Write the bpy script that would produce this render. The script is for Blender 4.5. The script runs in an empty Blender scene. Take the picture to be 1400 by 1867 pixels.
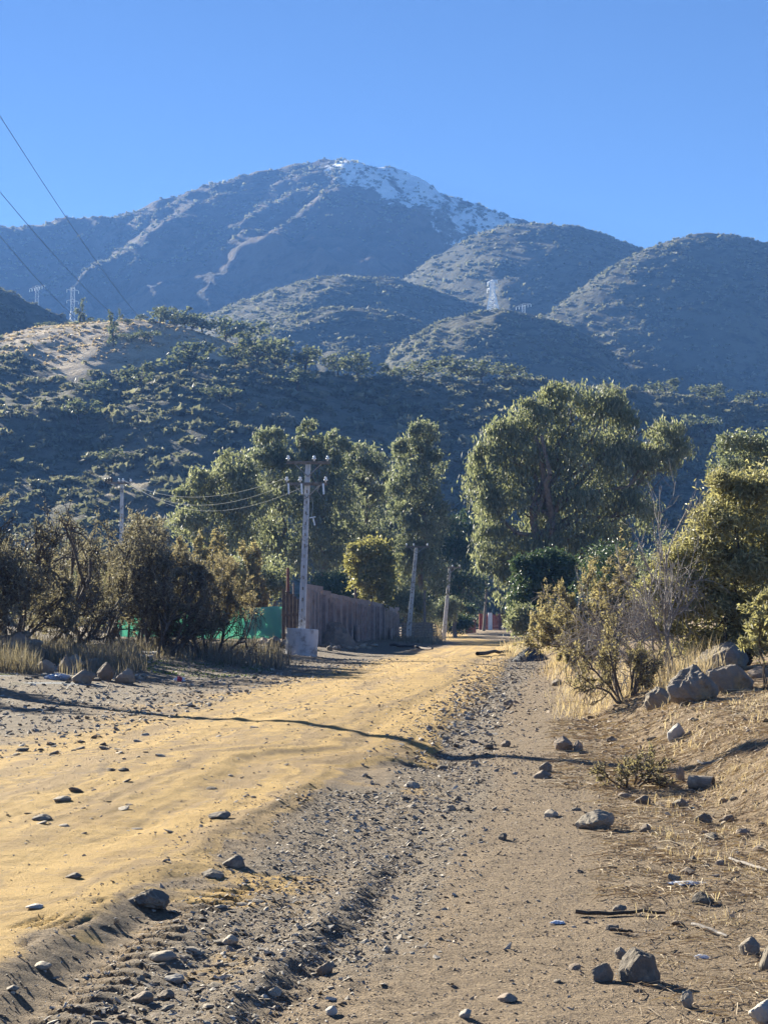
import bpy, bmesh, math, random
import numpy as np
from mathutils import Vector, Matrix

S = bpy.context.scene
COL = S.collection

# ------------------------------------------------------------------ camera, sky, sun, exposure
F_PX, CX, CY = 2800.0, 700.0, 933.5            # focal length / centre of the photograph, in its pixels
CAM_H = 1.5
PITCH = math.atan((1135 - CY) / F_PX)
cam_d = bpy.data.cameras.new('camera')
cam_d.sensor_fit = 'VERTICAL'; cam_d.sensor_height = 36; cam_d.sensor_width = 27
cam_d.lens = 36 * F_PX / 1867
cam_d.clip_start = 0.1; cam_d.clip_end = 30000
cam = bpy.data.objects.new('camera', cam_d); COL.objects.link(cam)
cam.location = (0, 0, CAM_H); cam.rotation_euler = (math.pi / 2 + PITCH, 0, 0)
S.camera = cam

SUN_AZ, SUN_EL = math.radians(-35.5), math.radians(21)
SDIR = Vector((math.sin(SUN_AZ) * math.cos(SUN_EL), math.cos(SUN_AZ) * math.cos(SUN_EL), math.sin(SUN_EL)))
world = bpy.data.worlds.new('World'); S.world = world; world.use_nodes = True
wn = world.node_tree; wn.nodes.clear()
wo = wn.nodes.new('ShaderNodeOutputWorld'); bg = wn.nodes.new('ShaderNodeBackground')
sky = wn.nodes.new('ShaderNodeTexSky'); sky.sky_type = 'NISHITA'; sky.sun_disc = False
sky.sun_elevation = SUN_EL; sky.sun_rotation = SUN_AZ % (2 * math.pi)
sky.altitude = 600; sky.air_density = 0.4; sky.dust_density = 0.0; sky.ozone_density = 6.0
bg.inputs['Strength'].default_value = 0.05
wn.links.new(sky.outputs[0], bg.inputs['Color']); wn.links.new(bg.outputs[0], wo.inputs['Surface'])

sl = bpy.data.lights.new('sun', 'SUN'); sl.energy = 5.0; sl.angle = math.radians(0.4); sl.color = (1.0, 0.985, 0.95)
sun = bpy.data.objects.new('sun', sl); COL.objects.link(sun)
sun.rotation_euler = (-SDIR).to_track_quat('-Z', 'Y').to_euler()

S.view_settings.view_transform = 'Standard'; S.view_settings.look = 'None'
S.view_settings.gamma = 1; S.view_settings.exposure = 2.12
HAZE = 3.9e-4; HAZE_COL = (0.086, 0.197, 0.49); HAZE_G = 0.03
S.render.engine = 'CYCLES'
S.cycles.max_bounces = 6; S.cycles.diffuse_bounces = 4; S.cycles.glossy_bounces = 1
S.cycles.transmission_bounces = 3; S.cycles.volume_bounces = 0; S.cycles.transparent_max_bounces = 6
S.cycles.use_denoising = True
S.cycles.caustics_reflective = False; S.cycles.caustics_refractive = False

# ------------------------------------------------------------------ helpers
cp, sp = math.cos(PITCH), math.sin(PITCH)
def ray(px, py):
    u = (px - CX) / F_PX; v = (CY - py) / F_PX
    return u, cp - v * sp, sp + v * cp
def at(px, py, d):
    """world point seen at photo pixel (px, py), d metres ahead"""
    x, y, z = ray(px, py); k = d / y
    return Vector((x * k, d, CAM_H + z * k))
def flat(px, py, z=0.0):
    x, y, zz = ray(px, py); k = (z - CAM_H) / zz
    return x * k, y * k

def _hash(ix, iy, seed):
    h = (ix.astype(np.int64) * 374761393 + iy.astype(np.int64) * 668265263 + seed * 974634541) & 0xffffffff
    h = ((h ^ (h >> 13)) * 1274126177) & 0xffffffff
    return (h ^ (h >> 16)) & 0xffff
def gnoise(x, y, seed=0):
    x = np.asarray(x, float); y = np.asarray(y, float)
    xi = np.floor(x); yi = np.floor(y); fx = x - xi; fy = y - yi
    u = fx * fx * fx * (fx * (fx * 6 - 15) + 10); v = fy * fy * fy * (fy * (fy * 6 - 15) + 10)
    def g(ox, oy):
        a = _hash(xi + ox, yi + oy, seed) * (2 * math.pi / 65536)
        return np.cos(a) * (fx - ox) + np.sin(a) * (fy - oy)
    return 1.5 * ((g(0, 0) * (1 - u) + g(1, 0) * u) * (1 - v) + (g(0, 1) * (1 - u) + g(1, 1) * u) * v)
def fbm(x, y, octv=4, seed=0, gain=0.5):
    s = 0; a = 1.0
    for i in range(octv):
        s = s + a * gnoise(np.asarray(x) * 2 ** i, np.asarray(y) * 2 ** i, seed + i * 17); a *= gain
    return s
def ridged(x, y, octv=4, seed=0):
    s = 0; a = 1.0
    for i in range(octv):
        s = s + a * (1 - 2.2 * np.abs(gnoise(np.asarray(x) * 2 ** i, np.asarray(y) * 2 ** i, seed + i * 13))); a *= 0.5
    return s * 0.5
def sstep(a, b, x):
    t = np.clip((x - a) / (b - a), 0, 1); return t * t * (3 - 2 * t)

def mesh_data(name, V, F, smooth=False, attrs=None, colors=None):
    """F: one array (n,k) or a list of such arrays"""
    if not isinstance(F, (list, tuple)): F = [F]
    F = [np.asarray(f, np.int32) for f in F if len(f)]
    V = np.asarray(V, np.float32)
    me = bpy.data.meshes.new(name)
    me.vertices.add(len(V)); me.vertices.foreach_set('co', V.ravel())
    nl = sum(f.size for f in F); npol = sum(len(f) for f in F)
    me.loops.add(nl); me.loops.foreach_set('vertex_index', np.concatenate([f.ravel() for f in F]))
    tot = np.concatenate([np.full(len(f), f.shape[1], np.int32) for f in F])
    st = np.concatenate([[0], np.cumsum(tot)[:-1]]).astype(np.int32)
    me.polygons.add(npol); me.polygons.foreach_set('loop_start', st); me.polygons.foreach_set('loop_total', tot)
    me.polygons.foreach_set('use_smooth', np.full(npol, bool(smooth)))
    me.update(calc_edges=True)
    for k, v in (attrs or {}).items():
        a = me.attributes.new(k, 'FLOAT', 'POINT'); a.data.foreach_set('value', np.asarray(v, np.float32))
    for k, v in (colors or {}).items():
        a = me.attributes.new(k, 'FLOAT_COLOR', 'POINT'); a.data.foreach_set('color', np.asarray(v, np.float32).ravel())
    return me
def link(name, data, mat=None, parent=None, loc=None):
    o = bpy.data.objects.new(name, data); COL.objects.link(o)
    if mat is not None and data is not None and len(data.materials) == 0: data.materials.append(mat)
    if parent is not None: o.parent = parent
    if loc is not None: o.location = loc
    return o
def obj(name, V, F, mat, parent=None, loc=None, smooth=False, attrs=None, colors=None):
    return link(name, mesh_data(name, V, F, smooth, attrs, colors), mat, parent, loc)
def empty(name, loc):
    o = bpy.data.objects.new(name, None); COL.objects.link(o); o.location = loc; o.empty_display_size = .2; return o
def tag(o, label=None, cat=None, group=None, kind=None):
    if label: o['label'] = label
    if cat: o['category'] = cat
    if group: o['group'] = group
    if kind: o['kind'] = kind
    return o

class Acc:
    """collects verts / faces of mixed size"""
    def __init__(s): s.V = []; s.F = {}; s.n = 0
    def add(s, V, F):
        V = np.asarray(V, float); s.V.append(V)
        for f in (F if isinstance(F, (list, tuple)) else [F]):
            f = np.asarray(f)
            if len(f): s.F.setdefault(f.shape[1], []).append(f + s.n)
        s.n += len(V); return s
    def box(s, c, size, rz=0.0, tilt=None):
        x, y, z = size[0] / 2, size[1] / 2, size[2] / 2
        V = np.array([[i, j, k] for i in (-x, x) for j in (-y, y) for k in (-z, z)])
        if tilt is not None: V = V @ np.array(tilt.to_matrix()).T
        c_, s_ = math.cos(rz), math.sin(rz)
        V = V @ np.array([[c_, -s_, 0], [s_, c_, 0], [0, 0, 1]]).T + np.array(c)
        F = np.array([[0, 1, 3, 2], [4, 6, 7, 5], [0, 4, 5, 1], [2, 3, 7, 6], [0, 2, 6, 4], [1, 5, 7, 3]])
        return s.add(V, F)
    def bar(s, a, b, r, r2=None, n=6):
        V, F = tubes(np.array([a], float), np.array([b], float), np.array([r]), np.array([r2 if r2 is not None else r]), n, caps=True)
        return s.add(V, F)
    def lathe(s, prof, c=(0, 0, 0), n=16):
        a = np.arange(n) * 2 * math.pi / n; m = len(prof)
        V = np.concatenate([np.stack([r * np.cos(a) + c[0], r * np.sin(a) + c[1], np.full(n, z + c[2])], 1) for r, z in prof])
        F = []
        for i in range(m - 1):
            j = np.arange(n); k = (j + 1) % n
            F.append(np.stack([i * n + j, i * n + k, (i + 1) * n + k, (i + 1) * n + j], 1))
        return s.add(V, F)
    def obj(s, name, mat, parent=None, loc=None, smooth=False, **k):
        return obj(name, np.concatenate(s.V), [np.concatenate(v) for v in s.F.values()], mat, parent, loc, smooth, **k)

def norm(a): return a / np.maximum(np.linalg.norm(a, axis=-1, keepdims=True), 1e-9)
def tubes(A, B, ra, rb, n=5, caps=False):
    d = norm(B - A); ref = np.where(np.abs(d[:, 2:3]) > .9, np.array([[1., 0, 0]]), np.array([[0., 0, 1]]))
    e1 = norm(np.cross(d, ref)); e2 = np.cross(d, e1)
    a = np.arange(n) * 2 * math.pi / n
    ring = e1[:, None] * np.cos(a)[None, :, None] + e2[:, None] * np.sin(a)[None, :, None]
    V = np.concatenate([A[:, None] + ring * ra[:, None, None], B[:, None] + ring * rb[:, None, None]], 1)
    m = len(A); j = np.arange(n); k = (j + 1) % n
    q = np.stack([j, k, n + k, n + j], 1)[None] + (np.arange(m) * 2 * n)[:, None, None]
    F = [q.reshape(-1, 4)]
    if caps:
        F.append((j[::-1][None] + (np.arange(m) * 2 * n)[:, None])); F.append((n + j[None]) + (np.arange(m) * 2 * n)[:, None])
        if n == 4: F = [np.concatenate(F)]
    return V.reshape(-1, 3), F

# ---- materials
def new_mat(name):
    m = bpy.data.materials.new(name); m.use_nodes = True
    nt = m.node_tree; nt.nodes.clear()
    out = nt.nodes.new('ShaderNodeOutputMaterial')
    return m, nt, out
def N(nt, t, **kw):
    n = nt.nodes.new(t)
    for k, v in kw.items():
        if k in n.inputs.keys() if isinstance(k, str) else False: n.inputs[k].default_value = v
        else: setattr(n, k, v)
    return n
def noise_node(nt, vec, scale, detail=5, rough=.6, dist=0.0):
    n = nt.nodes.new('ShaderNodeTexNoise'); n.inputs['Scale'].default_value = scale
    n.inputs['Detail'].default_value = detail; n.inputs['Roughness'].default_value = rough; n.inputs['Distortion'].default_value = dist
    if vec is not None: nt.links.new(vec, n.inputs['Vector'])
    return n.outputs['Fac']
def mixc(nt, fac, a, b, mode='MIX'):
    n = nt.nodes.new('ShaderNodeMix'); n.data_type = 'RGBA'; n.blend_type = mode
    for s, v in ((0, fac), (6, a), (7, b)):
        if hasattr(v, 'links') or hasattr(v, 'is_linked'): nt.links.new(v, n.inputs[s])
        elif s == 0: n.inputs[0].default_value = v
        else: n.inputs[s].default_value = tuple(v) + (1,)
    return n.outputs[2]
def mapr(nt, v, a, b, c=0, d=1):
    n = nt.nodes.new('ShaderNodeMapRange'); nt.links.new(v, n.inputs[0])
    for i, q in enumerate((a, b, c, d)): n.inputs[i + 1].default_value = q
    return n.outputs[0]
def math_(nt, op, a, b=None):
    n = nt.nodes.new('ShaderNodeMath'); n.operation = op
    for i, v in enumerate((a, b)):
        if v is None: continue
        if hasattr(v, 'is_linked'): nt.links.new(v, n.inputs[i])
        else: n.inputs[i].default_value = v
    return n.outputs[0]
def bump(nt, h, strength, dist):
    n = nt.nodes.new('ShaderNodeBump'); n.inputs['Strength'].default_value = strength; n.inputs['Distance'].default_value = dist
    nt.links.new(h, n.inputs['Height']); return n.outputs[0]
def principled(nt, out, col, rough=.9, spec=.2, nrm=None, metallic=0):
    p = nt.nodes.new('ShaderNodeBsdfPrincipled')
    if hasattr(col, 'is_linked'): nt.links.new(col, p.inputs['Base Color'])
    else: p.inputs['Base Color'].default_value = tuple(col) + (1,)
    p.inputs['Roughness'].default_value = rough; p.inputs['Specular IOR Level'].default_value = spec
    p.inputs['Metallic'].default_value = metallic
    if nrm is not None: nt.links.new(nrm, p.inputs['Normal'])
    if out is not None: nt.links.new(p.outputs[0], out.inputs['Surface'])
    return p
def coords(nt, kind='Object'):
    return nt.nodes.new('ShaderNodeTexCoord').outputs[kind]
def mat_plain(name, c1, c2, scale=4, rough=.85, bs=.3, bd=.01, bscale=30, spec=.25, rnd=0.0, metallic=0, c3=None, scale3=1.0):
    m, nt, out = new_mat(name); co = coords(nt)
    col = mixc(nt, mapr(nt, noise_node(nt, co, scale), .35, .65), c1, c2)
    if c3 is not None: col = mixc(nt, mapr(nt, noise_node(nt, co, scale3, 6, .7), .52, .66), col, c3)
    if rnd:
        oi = nt.nodes.new('ShaderNodeObjectInfo').outputs['Random']
        col = mixc(nt, 1.0, col, mixc(nt, oi, (1 - rnd,) * 3, (1 + rnd,) * 3), 'MULTIPLY')
    principled(nt, out, col, rough, spec, bump(nt, noise_node(nt, co, bscale, 6, .65), bs, bd), metallic)
    return m
def mat_leaf(name, c1, c2, c3, trans=.35, rough=.5, tcol=1.4, spec=.3):
    """c1..c3 spread over the per-leaf attribute rnd"""
    m, nt, out = new_mat(name)
    at_ = nt.nodes.new('ShaderNodeAttribute'); at_.attribute_name = 'rnd'; r = at_.outputs['Fac']
    col = mixc(nt, mapr(nt, r, 0, .6), c1, c2); col = mixc(nt, mapr(nt, r, .6, 1.), col, c3)
    p = principled(nt, None, col, rough, spec)
    t = nt.nodes.new('ShaderNodeBsdfTranslucent')
    tc = mixc(nt, 1.0, col, (tcol * .9, tcol * .88, tcol * .62), 'MULTIPLY'); nt.links.new(tc, t.inputs['Color'])
    mx = nt.nodes.new('ShaderNodeMixShader'); mx.inputs[0].default_value = trans
    nt.links.new(p.outputs[0], mx.inputs[1]); nt.links.new(t.outputs[0], mx.inputs[2]); nt.links.new(mx.outputs[0], out.inputs['Surface'])
    return m

M = {}
M['bark'] = mat_plain('bark', (.10, .075, .055), (.05, .04, .03), 6, .95, .6, .02, 25)
M['bark_pale'] = mat_plain('bark_pale', (.22, .17, .13), (.11, .085, .065), 5, .95, .5, .02, 20)
M['dead_wood'] = mat_plain('dead_wood', (.30, .27, .24), (.19, .165, .145), 8, .9, .4, .01, 40)
M['thorn_bark'] = mat_plain('thorn_bark', (.13, .105, .085), (.08, .065, .053), 8, .95, .5, .01, 40)
M['concrete'] = mat_plain('concrete', (.56, .56, .56), (.45, .45, .455), 2.5, .9, .25, .01, 60, c3=(.24, .23, .22), scale3=2.4)
M['pole_concrete'] = mat_plain('pole_concrete', (.62, .61, .60), (.50, .495, .49), 3, .9, .25, .008, 50, c3=(.22, .21, .2), scale3=4)
M['metal'] = mat_plain('galvanised_metal', (.33, .34, .35), (.24, .245, .25), 9, .5, .1, .003, 60, .5, metallic=.6)
M['porcelain'] = mat_plain('porcelain', (.82, .82, .80), (.74, .74, .73), 12, .2, .02, .001, 60, .6)
M['dark_insulator'] = mat_plain('dark_insulator', (.04, .035, .04), (.07, .06, .06), 12, .3, .02, .001, 60, .5)
M['pale_steel'] = mat_plain('pale_steel', (.84, .84, .85), (.76, .77, .78), 2, .5, .05, .002, 20, .5)
M['wire'] = mat_plain('wire', (.10, .10, .105), (.06, .06, .065), 9, .5, .1, .002, 80, .4)
M['wire_pale'] = mat_plain('wire_pale', (.33, .33, .30), (.26, .26, .24), 9, .4, .1, .002, 80, .5, metallic=.5)
M['stone'] = mat_plain('stone', (.32, .27, .205), (.21, .175, .135), 6, .9, .5, .012, 28, .25, rnd=.35, c3=(.36, .30, .22), scale3=3.5)
M['stone_brown'] = mat_plain('stone_brown', (.26, .205, .155), (.165, .13, .10), 5, .92, .5, .012, 26, .2, rnd=.3, c3=(.26, .2, .13), scale3=3)
M['stone_dark'] = mat_plain('stone_dark', (.22, .185, .145), (.13, .11, .088), 5, .92, .8, .02, 22, .2, rnd=.3, c3=(.33, .28, .21), scale3=4)
M['stone_pale'] = mat_plain('stone_pale', (.42, .385, .33), (.29, .26, .22), 5, .9, .4, .01, 30, .2, rnd=.2)
M['boulder'] = mat_plain('boulder', (.27, .23, .185), (.17, .148, .122), 2.2, .92, 1.0, .07, 8, .2, c3=(.38, .27, .14), scale3=1.3)
M['wood_grey'] = mat_plain('wood_grey', (.22, .19, .16), (.14, .12, .10), 7, .9, .4, .006, 40)
M['wood_brown'] = mat_plain('wood_brown', (.13, .095, .075), (.085, .062, .05), 5, .9, .4, .006, 40)
M['red_paint'] = mat_plain('red_paint', (.36, .085, .055), (.25, .06, .045), 4, .7, .2, .004, 40)
M['rust'] = mat_plain('rust', (.22, .085, .06), (.14, .06, .05), 6, .85, .3, .004, 50)
M['white_paint'] = mat_plain('white_paint', (.78, .78, .76), (.66, .66, .65), 4, .6, .1, .003, 40)
M['panel'] = mat_plain('wall_panel', (.37, .30, .265), (.25, .20, .18), 3, .95, .4, .012, 24, .15, rnd=.12, c3=(.30, .26, .24), scale3=1.1)
M['brick'] = mat_plain('wall_brick', (.145, .06, .05), (.09, .042, .038), 4, .95, .5, .012, 22, .15)
M['plastic_white'] = mat_plain('white_plastic', (.75, .76, .78), (.6, .61, .64), 4, .45, .5, .02, 9, .4)
M['plastic_red'] = mat_plain('red_plastic', (.5, .04, .06), (.42, .03, .05), 4, .45, .4, .01, 9, .4)
M['plastic_blue'] = mat_plain('pale_sheet', (.40, .45, .52), (.30, .34, .40), 4, .6, .5, .02, 7, .3)
M['soil'] = mat_plain('mound_soil', (.29, .22, .165), (.19, .145, .11), 3, .95, .8, .03, 14, .1)
M['coal'] = mat_plain('dark_gravel', (.085, .088, .095), (.045, .046, .05), 14, .85, .9, .02, 30, .3)
M['wood_pale'] = mat_plain('pale_board', (.55, .50, .42), (.42, .38, .32), 5, .8, .2, .004, 40)
M['roof_dark'] = mat_plain('roof_sheet', (.12, .125, .13), (.08, .083, .09), 3, .7, .2, .01, 20)
EUCA = mat_leaf('eucalyptus_leaf', (.112, .135, .10), (.182, .205, .145), (.30, .315, .235), .42, .5, spec=.2)
EUCA2 = mat_leaf('olive_leaf', (.128, .148, .10), (.21, .228, .15), (.345, .35, .25), .45, .5, spec=.2)
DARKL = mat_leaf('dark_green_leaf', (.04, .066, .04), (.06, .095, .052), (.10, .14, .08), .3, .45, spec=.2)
YELL = mat_leaf('yellow_green_leaf', (.15, .148, .072), (.24, .228, .10), (.36, .33, .16), .45, .45, spec=.2)
BUSHL = mat_leaf('bush_leaf', (.185, .178, .108), (.285, .27, .155), (.43, .40, .225), .45, .5, spec=.2)
THORNL = mat_leaf('thorn_leaf', (.15, .137, .112), (.21, .192, .152), (.30, .265, .20), .38, .6, spec=.1)
THORNG = mat_leaf('thorn_leaf_golden', (.18, .157, .11), (.25, .215, .145), (.34, .285, .18), .40, .6, spec=.1)
THORNR = mat_leaf('thorn_leaf_olive', (.19, .168, .11), (.27, .235, .145), (.37, .315, .195), .40, .6, spec=.1)
SCRUB = mat_leaf('scrub_leaf', (.10, .108, .085), (.165, .17, .13), (.29, .285, .22), .32, .7, spec=.1)
RIDGEL = mat_leaf('hill_tree_leaf', (.075, .092, .062), (.125, .145, .095), (.21, .225, .15), .36, .6, spec=.1)
STRAW = mat_leaf('dry_grass_blade', (.32, .25, .175), (.46, .37, .265), (.64, .56, .43), .35, .6, spec=.1)
WEED = mat_leaf('dry_weed', (.14, .12, .095), (.22, .19, .15), (.33, .29, .23), .3, .7, spec=.1)
GREENG = mat_leaf('green_grass', (.06, .10, .02), (.10, .15, .03), (.15, .2, .05), .3, .6)

# ------------------------------------------------------------------ the ground
def line(pts):
    q = sorted((flat(px, py)[1], flat(px, py)[0]) for px, py in pts)
    ys = np.array([a for a, b in q]); xs = np.array([b for a, b in q])
    return lambda y: np.interp(y, ys, xs)
EDGE = line([(-320, 1867), (-60, 1800), (60, 1730), (200, 1650), (330, 1590), (420, 1540), (500, 1490), (590, 1430), (600, 1398), (690, 1384),
             (768, 1378), (772, 1342), (805, 1308), (850, 1275), (885, 1240), (905, 1205), (915, 1182), (912, 1170)])
EDGE0 = EDGE
EDGE = lambda y: EDGE0(y) + np.interp(y, [0, 12, 16, 30, 60, 120], [.05, .12, .22, .35, .5, .8])
LEFT = line([(-500, 1500), (0, 1372), (130, 1345), (260, 1310), (400, 1272), (600, 1228), (720, 1203), (800, 1184), (840, 1173)])
RUT = line([(-60, 1900), (30, 1855), (130, 1780), (200, 1718), (260, 1680), (320, 1640), (420, 1590)])
BERM = line([(340, 1900), (400, 1850), (520, 1740), (590, 1675), (640, 1620), (690, 1565), (760, 1500)])
DIP2 = line([(440, 1900), (540, 1790), (610, 1720), (680, 1640), (720, 1580), (770, 1520)])
CHAN = line([(160, 1900), (330, 1800), (440, 1690), (520, 1610), (600, 1530), (640, 1470), (680, 1420)])
STRIP = line([(600, 1700), (690, 1570), (760, 1490), (810, 1430), (800, 1385), (845, 1310), (890, 1255), (935, 1215), (960, 1190)])
BANK = lambda y: np.interp(y, [0, 5.5, 8, 11.5, 15, 22, 30, 45, 62, 100, 130, 200], [2.1, 1.9, 2.1, 2.45, 2.75, 3.1, 3.6, 4.7, 6.4, 9.8, 12.5, 20])
TRACK = line([(-80, 1790), (20, 1725), (110, 1690), (200, 1640)])
BASE_Y = [-60, 0, 45, 62, 100, 125, 170, 215, 260, 330, 500, 9000]
BASE_Z = [0, 0, 0, .04, .0, -.08, -.2, .55, 2.2, 6, 10, 14]

def ground(x, y, fine=True):
    x = np.asarray(x, float); y = np.asarray(y, float)
    near = 1 - sstep(60, 110, y)
    z = np.interp(y, BASE_Y, BASE_Z)
    n1 = fbm(x * .35, y * .35, 3, 3)
    dE = x - EDGE(y) + .07 * fbm(x * 1.3, y * 1.3, 2, 5)
    dL = x - LEFT(y) + .6 * n1
    z = z + near * (.10 * np.exp(-((dE + 2.1) / 1.3) ** 2) * sstep(-5, -3, dE) * sstep(9, 16, y))
    z = z + near * .05 * sstep(.16, -.28, dE)
    # the verge on the far left, raised
    z = z + .38 * sstep(-1.5, -6.5, dL) * sstep(24, 42, y) * (1 - sstep(110, 140, y))
    z = z + .35 * sstep(-6, -14, dL) * sstep(20, 40, y)
    # wheel ruts and the washed-out channel in front
    f = sstep(13.5, 9.0, y)
    z = z - .045 * f * np.exp(-((x - RUT(y)) / .13) ** 2) * sstep(9.2, 8.0, y)
    z = z + .025 * np.exp(-((x - RUT(y) + .28) / .15) ** 2) * sstep(9.2, 8.0, y)
    c = x - CHAN(y)
    z = z - .035 * np.exp(-(c / .36) ** 2) * sstep(16.5, 12.5, y)
    b = x - BERM(y)
    z = z + .042 * np.exp(-(b / .13) ** 2) * sstep(11.5, 9, y) * (1 + .25 * gnoise(y * 2.2, y * 0, 8))
    z = z - .036 * np.exp(-((x - DIP2(y)) / .14) ** 2) * sstep(11.5, 8.8, y) * (.85 + .5 * gnoise(y * 1.8 + 4, y * 0, 9))
    s = x - STRIP(y)
    z = z - .045 * np.exp(-(s / .42) ** 2) * near * sstep(6, 9, y)
    # the gully that cuts the road edge half way along
    z = z - .12 * np.exp(-((x - .55) / .5) ** 2 - ((y - 17.6) / 1.0) ** 2)
    z = z - .07 * np.exp(-((x + .35) / .5) ** 2 - ((y - 16.3) / .45) ** 2)
    # long wheel swales on the sand
    z = z + near * (-.028 * np.exp(-((dE + .95) / .2) ** 2) - .028 * np.exp(-((dE + 2.75) / .22) ** 2) + .009 * fbm(dE * 5.5, y * .16, 3, 151) * sstep(.2, -.3, dE)) * sstep(7, 11, y)
    # right-hand bank
    k = x - BANK(y) + .25 * fbm(x * .6, y * .6, 2, 21)
    z = z + .38 * sstep(-.1, 1.1, k) * sstep(7, 13, y) + .10 * np.clip(k - .6, 0, 9) * sstep(7, 14, y) * (1 - sstep(70, 100, y)) + .04 * np.clip(k - 9, 0, 60)
    if fine:
        nf = 1 - sstep(25, 60, y)
        grav = np.clip(np.exp(-(c / .4) ** 2) * sstep(17, 12, y) + np.exp(-(s / .5) ** 2) + sstep(.1, -.8, dL) + .35 * sstep(0, .6, k), 0, 1)
        z = z + .012 * n1 + nf * (.010 * fbm(x * 2.1, y * 2.1, 3, 31) + (.004 + .008 * grav) * fbm(x * 9, y * 9, 2, 41))
        z = z + nf * .03 * sstep(.3, 1.2, k) * fbm(x * 2.5, y * 2.5, 3, 47)
        # tyre lugs in the rut and on the berm
        w = x - RUT(y)
        lug = np.maximum(0, np.sin((y * 2 * math.pi / .155) + np.sign(w - .05) * w * 16 + 1.2 * gnoise(y * 3, x * 3, 6))) ** 1.5
        z = z - .065 * lug * np.exp(-((w - .17) / .12) ** 4) * sstep(9.3, 8.6, y) * sstep(5.0, 6.2, y) * (.8 + .5 * gnoise(y * 4, x * 4, 77))
        lug2 = np.maximum(0, np.sin(y * 2 * math.pi / .085 + b * 20))
        z = z - .016 * lug2 * np.exp(-((b + .03) / .06) ** 2) * sstep(6.6, 6.1, y)
        t = x - TRACK(y)
        for off, ph in ((-.09, 0), (-.02, 2), (.06, 4), (.13, 1)):
            z = z - .02 * np.exp(-((t - off) / .02) ** 2) * sstep(8.6, 8.0, y) * sstep(5.4, 6.2, y) * sstep(-.1, .3, gnoise(y * 2.3 + ph * 7, x * 0 + ph, 91))
    return z
def gz(x, y): return float(ground(np.array([x]), np.array([y]))[0])
def on_ground(px, py, iters=8):
    x, y, zz = ray(px, py); z = 0.0
    for _ in range(iters):
        k = (z - CAM_H) / zz; z = .5 * z + .5 * gz(x * k, y * k)
    k = (z - CAM_H) / zz
    return Vector((x * k, y * k, gz(x * k, y * k)))

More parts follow.
